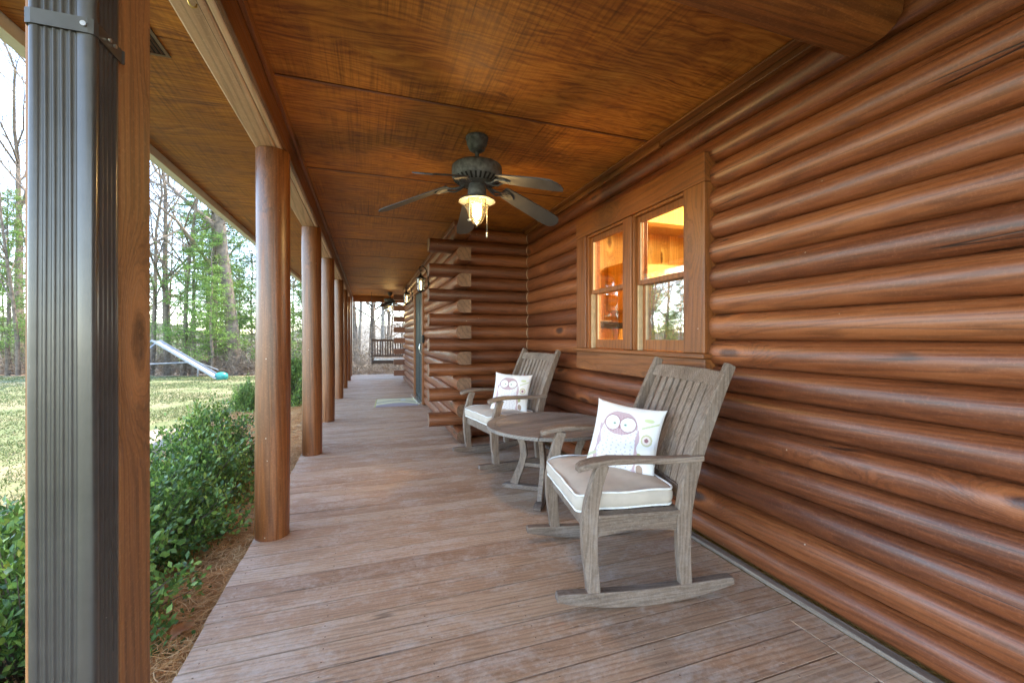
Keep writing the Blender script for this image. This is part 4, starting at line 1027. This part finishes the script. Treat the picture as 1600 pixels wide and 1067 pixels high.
def shrub(k, loc, sc_, rz, label, group='glossy green shrubs along the straw bed'):
    r_ = thing('shrub', loc, label, 'shrub', rz, group); r_.scale = sc_
    if len(SH) <= k or SH[k] is None:
        V_, F_, m = shr[k]; a = np_obj('foliage', V_, F_, M['holly'], r_); b = m.obj('stem', M['bark'], r_)
        while len(SH) <= k: SH.append(None)
        SH[k] = (a, b)
    else:
        for s_ in SH[k]: c = s_.copy(); COL.objects.link(c); c.parent = r_
    return r_
shrub(0, (-1.50,1.35,GZ+.08), (.95,1,1.08), .3, 'bushy green shrub half hidden behind the dark downspout')
shrub(1, (-1.36,2.35,GZ+.08), (.95,1,1.08), 1.2, 'bright leaved green shrub nearest the bare straw and deck edge')
shrub(2, (-1.42,3.25,GZ+.08), (1.05,1,1.15), 2.3, 'dense green shrub in the middle of the hedge left of the nearest round post')
shrub(0, (-1.42,4.15,GZ+.08), (1,1,1.15), 3.4, 'green shrub behind the middle of the hedge, left of the round post')
shrub(1, (-1.50,5.0,GZ+.08), (.95,.9,1.15), 4.4, 'last green shrub of the hedge, next to the lawn edge')
shrub(2, (-2.15,2.2,GZ+.04), (1,1,.95), 5, 'outer green shrub toward the lawn, left of the downspout')
shrub(0, (-2.25,3.2,GZ+.04), (.9,.9,.95), .9, 'outer green shrub with tips over the lawn, left end of the picture')
shrub(1, (-1.62,9.9,GZ+.05), (.85,.9,1.75), .4, 'tall rounded green shrub seen between the first two round posts', 'foundation shrubs past the walkway')
shrub(2, (-1.55,11.3,GZ+.05), (.9,.9,1.7), 1.4, 'tall rounded green shrub seen between the second and third round posts', 'foundation shrubs past the walkway')
shrub(0, (-2.32,9.75,GZ+.03), (.5,.5,1.15), 2.4, 'smaller dark shrub on the straw bed left of the walkway shrubs', 'foundation shrubs past the walkway')
# a leaning spray of fresh growth over the straw: part of shrub 2's look comes from copies above
# pine straw strands
def straw():
    rng = np.random.default_rng(5); n_ = 46000
    y_ = rng.uniform(0,1,n_)**1.5*9.5+.6; x_ = -.68-rng.uniform(0,1,n_)**1.2*1.9
    z_ = GZ+.02+.19*np.clip(1+(x_+.70)/2.0,0,1)**1.3+rng.uniform(0,.04,n_)+.01*np.sin(x_*9+y_*7); a = rng.uniform(0,2*np.pi,n_); L = rng.uniform(.07,.17,n_)
    bend = rng.normal(0,.5,n_); tz = rng.normal(0,.12,n_); w_ = .0011+.0002*y_
    pts = []
    for k in range(4):
        t_ = k/3-.5; aa = a+bend*t_; cx = x_+np.cos(aa)*L*t_; cy = y_+np.sin(aa)*L*t_; cz = z_+tz*L*t_+.008*(1-4*t_*t_)
        nx = -np.sin(aa)*w_; ny = np.cos(aa)*w_
        pts.append(np.stack([cx-nx,cy-ny,cz],1)); pts.append(np.stack([cx+nx,cy+ny,cz+w_*.7],1))
    V = np.stack(pts,1).reshape(-1,3); V[:,0] = np.minimum(V[:,0],-.662); i = np.arange(n_)[:,None]*8
    F = np.concatenate([i+np.array([[0,1,3,2]]),i+np.array([[2,3,5,4]]),i+np.array([[4,5,7,6]])],0)
    tag(np_obj('pine_straw', V, F, M['straw']), 'loose orange brown pine straw covering the planting bed', 'pine straw', kind='stuff')
straw()
lf = MB(); 
vs = []; 
for i in range(9):
    t_ = i/8; w_ = .032*math.sin(math.pi*min(1,t_*.95+.04))**.7
    for s_ in (-1,0,1): vs.append((t_*.11-.055, s_*w_, .02*t_*(1-t_)*3+abs(s_)*.014+.01*math.sin(t_*7)))
lf.add(vs, [(i*3+j,i*3+3+j,i*3+4+j,i*3+1+j) for i in range(8) for j in range(2)])
o = lf.obj('dry_leaf', simple('dead_leaf', (.36,.14,.05), .6, var=.4), smooth=True); o.location = (-.79,2.27,GZ+.245); o.rotation_euler = (R(12),R(-8),R(60)); tag(o, 'curled rust brown dead leaf lying on the pine straw', 'leaf')
# grass blades on the lawn
def grass():
    rng = np.random.default_rng(8); n_ = 120000
    ang = R(-37)+rng.uniform(0,1,n_)*R(38); r = (3.2+14*rng.uniform(0,1,n_)**1.15)/np.cos(R(18.96)-ang)
    x_ = np.sin(ang)*r; y_ = np.cos(ang)*r; keep = (x_ < -2.75) ; 
    # thin it where the tan patches are
    pat = np.sin(x_*1.9+np.sin(y_*1.3)*2)+np.sin(y_*2.3+x_*.7)+.8*np.sin(x_*5.1-y_*3.7); keep &= (pat+rng.normal(0,.9,n_) > -.4)
    x_, y_ = x_[keep], y_[keep]; m_ = len(x_)
    h = rng.uniform(.015,.045,m_); a = rng.uniform(0,2*np.pi,m_); w_ = .003+.0006*np.hypot(x_,y_); lx = rng.normal(0,.018,m_); ly = rng.normal(0,.018,m_)
    z_ = np.array([gz(p,q) for p,q in zip(x_,y_)])
    A = np.stack([x_-np.cos(a)*w_,y_-np.sin(a)*w_,z_],1); B = np.stack([x_+np.cos(a)*w_,y_+np.sin(a)*w_,z_],1); C = np.stack([x_+lx,y_+ly,z_+h],1)
    V = np.stack([A,B,C],1).reshape(-1,3); F = np.arange(m_*3).reshape(-1,3)
    tag(np_obj('grass', V, F, M['grassb']), 'short patchy green and tan lawn grass', 'grass', kind='stuff')
grass()

# trees ---------------------------------------------------------------
def grow(mb, tw, rnd, p, d, L, r, lvl, maxl, foliage=None, droop=0):
    n_ = 5 if lvl == 0 else 4; pts = [p.copy()]; rs = [r]; q = p.copy(); dd = d.copy()
    for i in range(n_):
        dd = (dd + Vector((rnd.gauss(0,(.035,.13,.2,.25)[lvl]), rnd.gauss(0,(.035,.13,.2,.25)[lvl]), rnd.gauss(.02,.06)-droop)))
        dd.normalize(); q = q+dd*(L/n_); pts.append(q.copy()); rs.append(max(.004, r*(1-.62*(i+1)/n_)))
    (mb if lvl < 2 else tw).tube(pts, rs, 7 if lvl == 0 else (5 if lvl == 1 else 3), False)
    if lvl >= maxl: 
        return
    nb = {0: 9, 1: 6, 2: 5}.get(lvl, 4)
    for i in range(nb):
        t_ = rnd.uniform(.32 if lvl == 0 else .2, 1.0); k = min(n_-1, int(t_*n_)); f = t_*n_-k
        b = pts[k].lerp(pts[k+1], f); base = (pts[k+1]-pts[k]).normalized()
        a = rnd.uniform(0, 2*math.pi); pr_ = base.orthogonal(); pr_ = Matrix.Rotation(a, 3, base) @ pr_
        ndir = (base*rnd.uniform(.5,1.1)+pr_*rnd.uniform(.6,1.1)+Vector((0,0,.25))).normalized()
        grow(mb, tw, rnd, b, ndir, L*rnd.uniform(.32,.55)*(1.15-t_*.4), rs[k]*.5, lvl+1, maxl)
    if lvl < maxl: grow(mb, tw, rnd, pts[-1], dd, L*.5, rs[-1], lvl+1, maxl)
def bare_tree(seed, h, r, bark, label, cat='tree'):
    rnd = random.Random(seed); mb = MB(); tw = MB()
    grow(mb, tw, rnd, Vector((0,0,-.2)), Vector((rnd.gauss(0,.03),rnd.gauss(0,.03),1)), h*.72, r, 0, 3)
    r_ = thing('bare_tree', (0,0,-50), label, cat)
    mb.obj('trunk', bark, r_, True); tw.obj('crown', bark, r_); return r_
def pine_tree(seed, h, r, mat, label, spread=1.0):
    rnd = random.Random(seed); rng = np.random.default_rng(seed); mb = MB()
    pts = [Vector((0,0,-.2))]; q = Vector((0,0,-.2)); n_ = 12
    for i in range(n_): q = q+Vector((rnd.gauss(0,.05),rnd.gauss(0,.05),h/n_)); pts.append(q.copy())
    mb.tube(pts, [r*(1-.85*i/n_) for i in range(n_+1)], 8, False)
    P_ = []; D_ = []
    z = h*.12
    while z < h*.97:
        k = min(n_-1, int(z/h*n_)); c = pts[k]; 
        for _ in range(rnd.choice((1,2,2,3))):
            a = rnd.uniform(0,2*math.pi); L = spread*(.35+1.9*(1-z/h)**.6)*rnd.uniform(.45,1.1); s = Vector((c.x,c.y,z))
            e = s+Vector((math.cos(a)*L, math.sin(a)*L, L*rnd.uniform(-.05,.35))); m_ = s.lerp(e,.55)+Vector((0,0,-.05*L))
            mb.tube([s,m_,e], [r*.16,r*.10,.004], 4, False)
            ns = int(6+L*8)
            for _ in range(ns):
                t_ = rnd.uniform(.3,1.0); b = s.lerp(m_,t_*2) if t_ < .5 else m_.lerp(e,t_*2-1)
                sp = Vector((rnd.gauss(0,.14*L),rnd.gauss(0,.14*L),rnd.gauss(0,.06*L))); cc = b+sp
                nn = rnd.randint(7,12); pts_ = np.array(cc)+rng.normal(0,1,(nn,3))*np.array([.10,.10,.035]); P_.append(pts_); D_.append(np.tile(np.array(sp.normalized())*.5+np.array([0,0,.1]),(nn,1))+rng.normal(0,.5,(nn,3))*np.array([1,1,.4]))
        z += rnd.uniform(.10,.24)
    P_ = np.concatenate(P_); D_ = np.concatenate(D_); D_ /= np.linalg.norm(D_,axis=1)[:,None]
    V_, F_ = leaves(P_, D_, .13, rng, .22)
    r_ = thing('pine_tree', (0,0,-50), label, 'tree')
    mb.obj('trunk', M['bark'], r_, True); np_obj('crown', V_, F_, mat, r_); return r_
protos_b = [bare_tree(31,15,.14,M['bark'],''), bare_tree(32,17,.24,M['bark'],''), bare_tree(33,13,.09,M['bark'],''), bare_tree(34,16,.13,M['bark_pale'],''), bare_tree(35,10,.06,M['bark'],'')]
protos_p = [pine_tree(41,8.5,.09,M['needles'],'',1.0), pine_tree(42,11,.12,M['needles'],'',1.15), pine_tree(43,6,.07,M['needles_dark'],'',.9), pine_tree(44,13,.15,M['needles_dark'],'',1.1)]
used = set()
def plant(proto, bearing, dist, s, rz, label, group):
    t_ = proto if proto not in used else copy_tree(proto); used.add(proto)
    dist = dist/max(.5, math.cos(R(18.96-bearing)))
    x_ = math.sin(R(bearing))*dist; y_ = math.cos(R(bearing))*dist
    t_.location = (x_, y_, gz(x_, y_)); t_.rotation_euler = (0,0,rz); t_.scale = (s,s,s); t_['label'] = label; t_['group'] = group; t_['category'] = 'tree'
    return t_
# bearings: u=0 -> -31.7 ; u=232 -> -22 ; u=403 -> -12.3 ; u=450 -> -9 ; u=575 -> 0 ; u=634 -> 4.8
def ub(u): return 18.96+math.degrees(math.atan((u-800)/655))
G1 = 'bare trees of the wood beyond the lawn'; G2 = 'young pines of the wood beyond the lawn'
plant(protos_b[1], ub(370), 18.5, 1.15, 2.2, 'thickest bare tree with a forking grey trunk, right of the slide behind the lawn', G1)
plant(protos_b[0], ub(262), 19, 1.0, .5, 'tall bare tree just right of the square post, behind the slide top', G1)
plant(protos_b[2], ub(285), 18.2, 1.1, 1.9, 'dark slender bare tree behind the middle of the slide', G1)
plant(protos_p[0], ub(332), 17.6, .72, .4, 'light green young pine behind the foot of the slide', G2)
plant(protos_p[1], ub(352), 20, .8, 1.4, 'taller light green pine right behind the thick forking tree', G2)
plant(protos_p[1], ub(12), 18.2, .75, 2.9, 'green pine at the left edge of the picture, beside the downspout', G2)
plant(protos_b[2], ub(28), 17.8, .9, .9, 'thin dark bare tree close to the left side of the downspout', G1)
rnd = random.Random(77)
LB = 'bare leafless tree, one of many standing in the wood beyond the lawn'; LP = 'green pine, one of several standing among bare trees beyond the lawn'
for i in range(80):
    b = -48+62*((i*.618)%1)+rnd.uniform(-.8,.8); dd = 18.8+22*rnd.random()**1.3
    if b > -6: dd += 1.5
    plant(rnd.choice(protos_b), b, dd, rnd.uniform(.75,1.15), rnd.uniform(0,6.28), LB, G1)
for i in range(38):
    b = -50+46*((i*.618+.3)%1)+rnd.uniform(-1,1)
    plant(rnd.choice(protos_p), b, 18.3+14*rnd.random()**1.2, rnd.uniform(.45,.8), rnd.uniform(0,6.28), LP, G2)
# undergrowth
def brush():
    rng = np.random.default_rng(12); n_ = 60000
    ang = R(-50)+rng.uniform(0,1,n_)*R(66); fd = 17.6+16*rng.uniform(0,1,n_)**1.2; r = fd/np.maximum(.5,np.cos(R(18.96)-ang))
    x_ = np.sin(ang)*r; y_ = np.cos(ang)*r; z_ = GZ-(fd-17.5)*.09+np.abs(rng.normal(0,1,n_))*1.15*(.35+.65*rng.random(n_))
    d = rng.normal(0,1,(n_,3))*np.array([.6,.6,.8]); d[:,2] = np.abs(d[:,2])*.7; d /= np.linalg.norm(d,axis=1)[:,None]
    L = rng.uniform(.25,.9,n_)[:,None]; s = np.cross(d, rng.normal(0,1,(n_,3))); s /= np.linalg.norm(s,axis=1)[:,None]; w_ = (.004+.006*rng.random(n_))[:,None]
    P_ = np.stack([x_,y_,z_],1); m_ = P_+d*L*.5+s*L*.08
    V = np.stack([P_-s*w_,P_+s*w_,m_+s*w_*.8,m_-s*w_*.8,P_+d*L],1).reshape(-1,3); i = np.arange(n_)[:,None]*5
    F = np.concatenate([i+np.array([[0,1,2]]),i+np.array([[0,2,3]]),i+np.array([[3,2,4]])],0)
    tag(np_obj('undergrowth', V, F, M['brush']), 'tangled bare brown brush at the foot of the wood', 'undergrowth', kind='stuff')
brush()
# far wooded slope
hl = MB(); vs = []; K_ = 160
for i in range(K_+1):
    a = R(-95)+R(130)*i/K_; 
    for (r_, h_) in ((70,-6.5),(95,-2+1.5*math.sin(i*.31)),(130,2.5+1.6*math.sin(i*.23)+.9*math.sin(i*.71)),(190,5+2*math.sin(i*.17)+.8*math.sin(i*1.3))): vs.append((math.sin(a)*r_, math.cos(a)*r_, h_))
hl.add(vs, [(i*4+j,i*4+4+j,i*4+5+j,i*4+1+j) for i in range(K_) for j in range(3)])
tag(hl.obj('hills', M['hill'], smooth=True), kind='structure')
for p in protos_b+protos_p:
    assert p in used or True
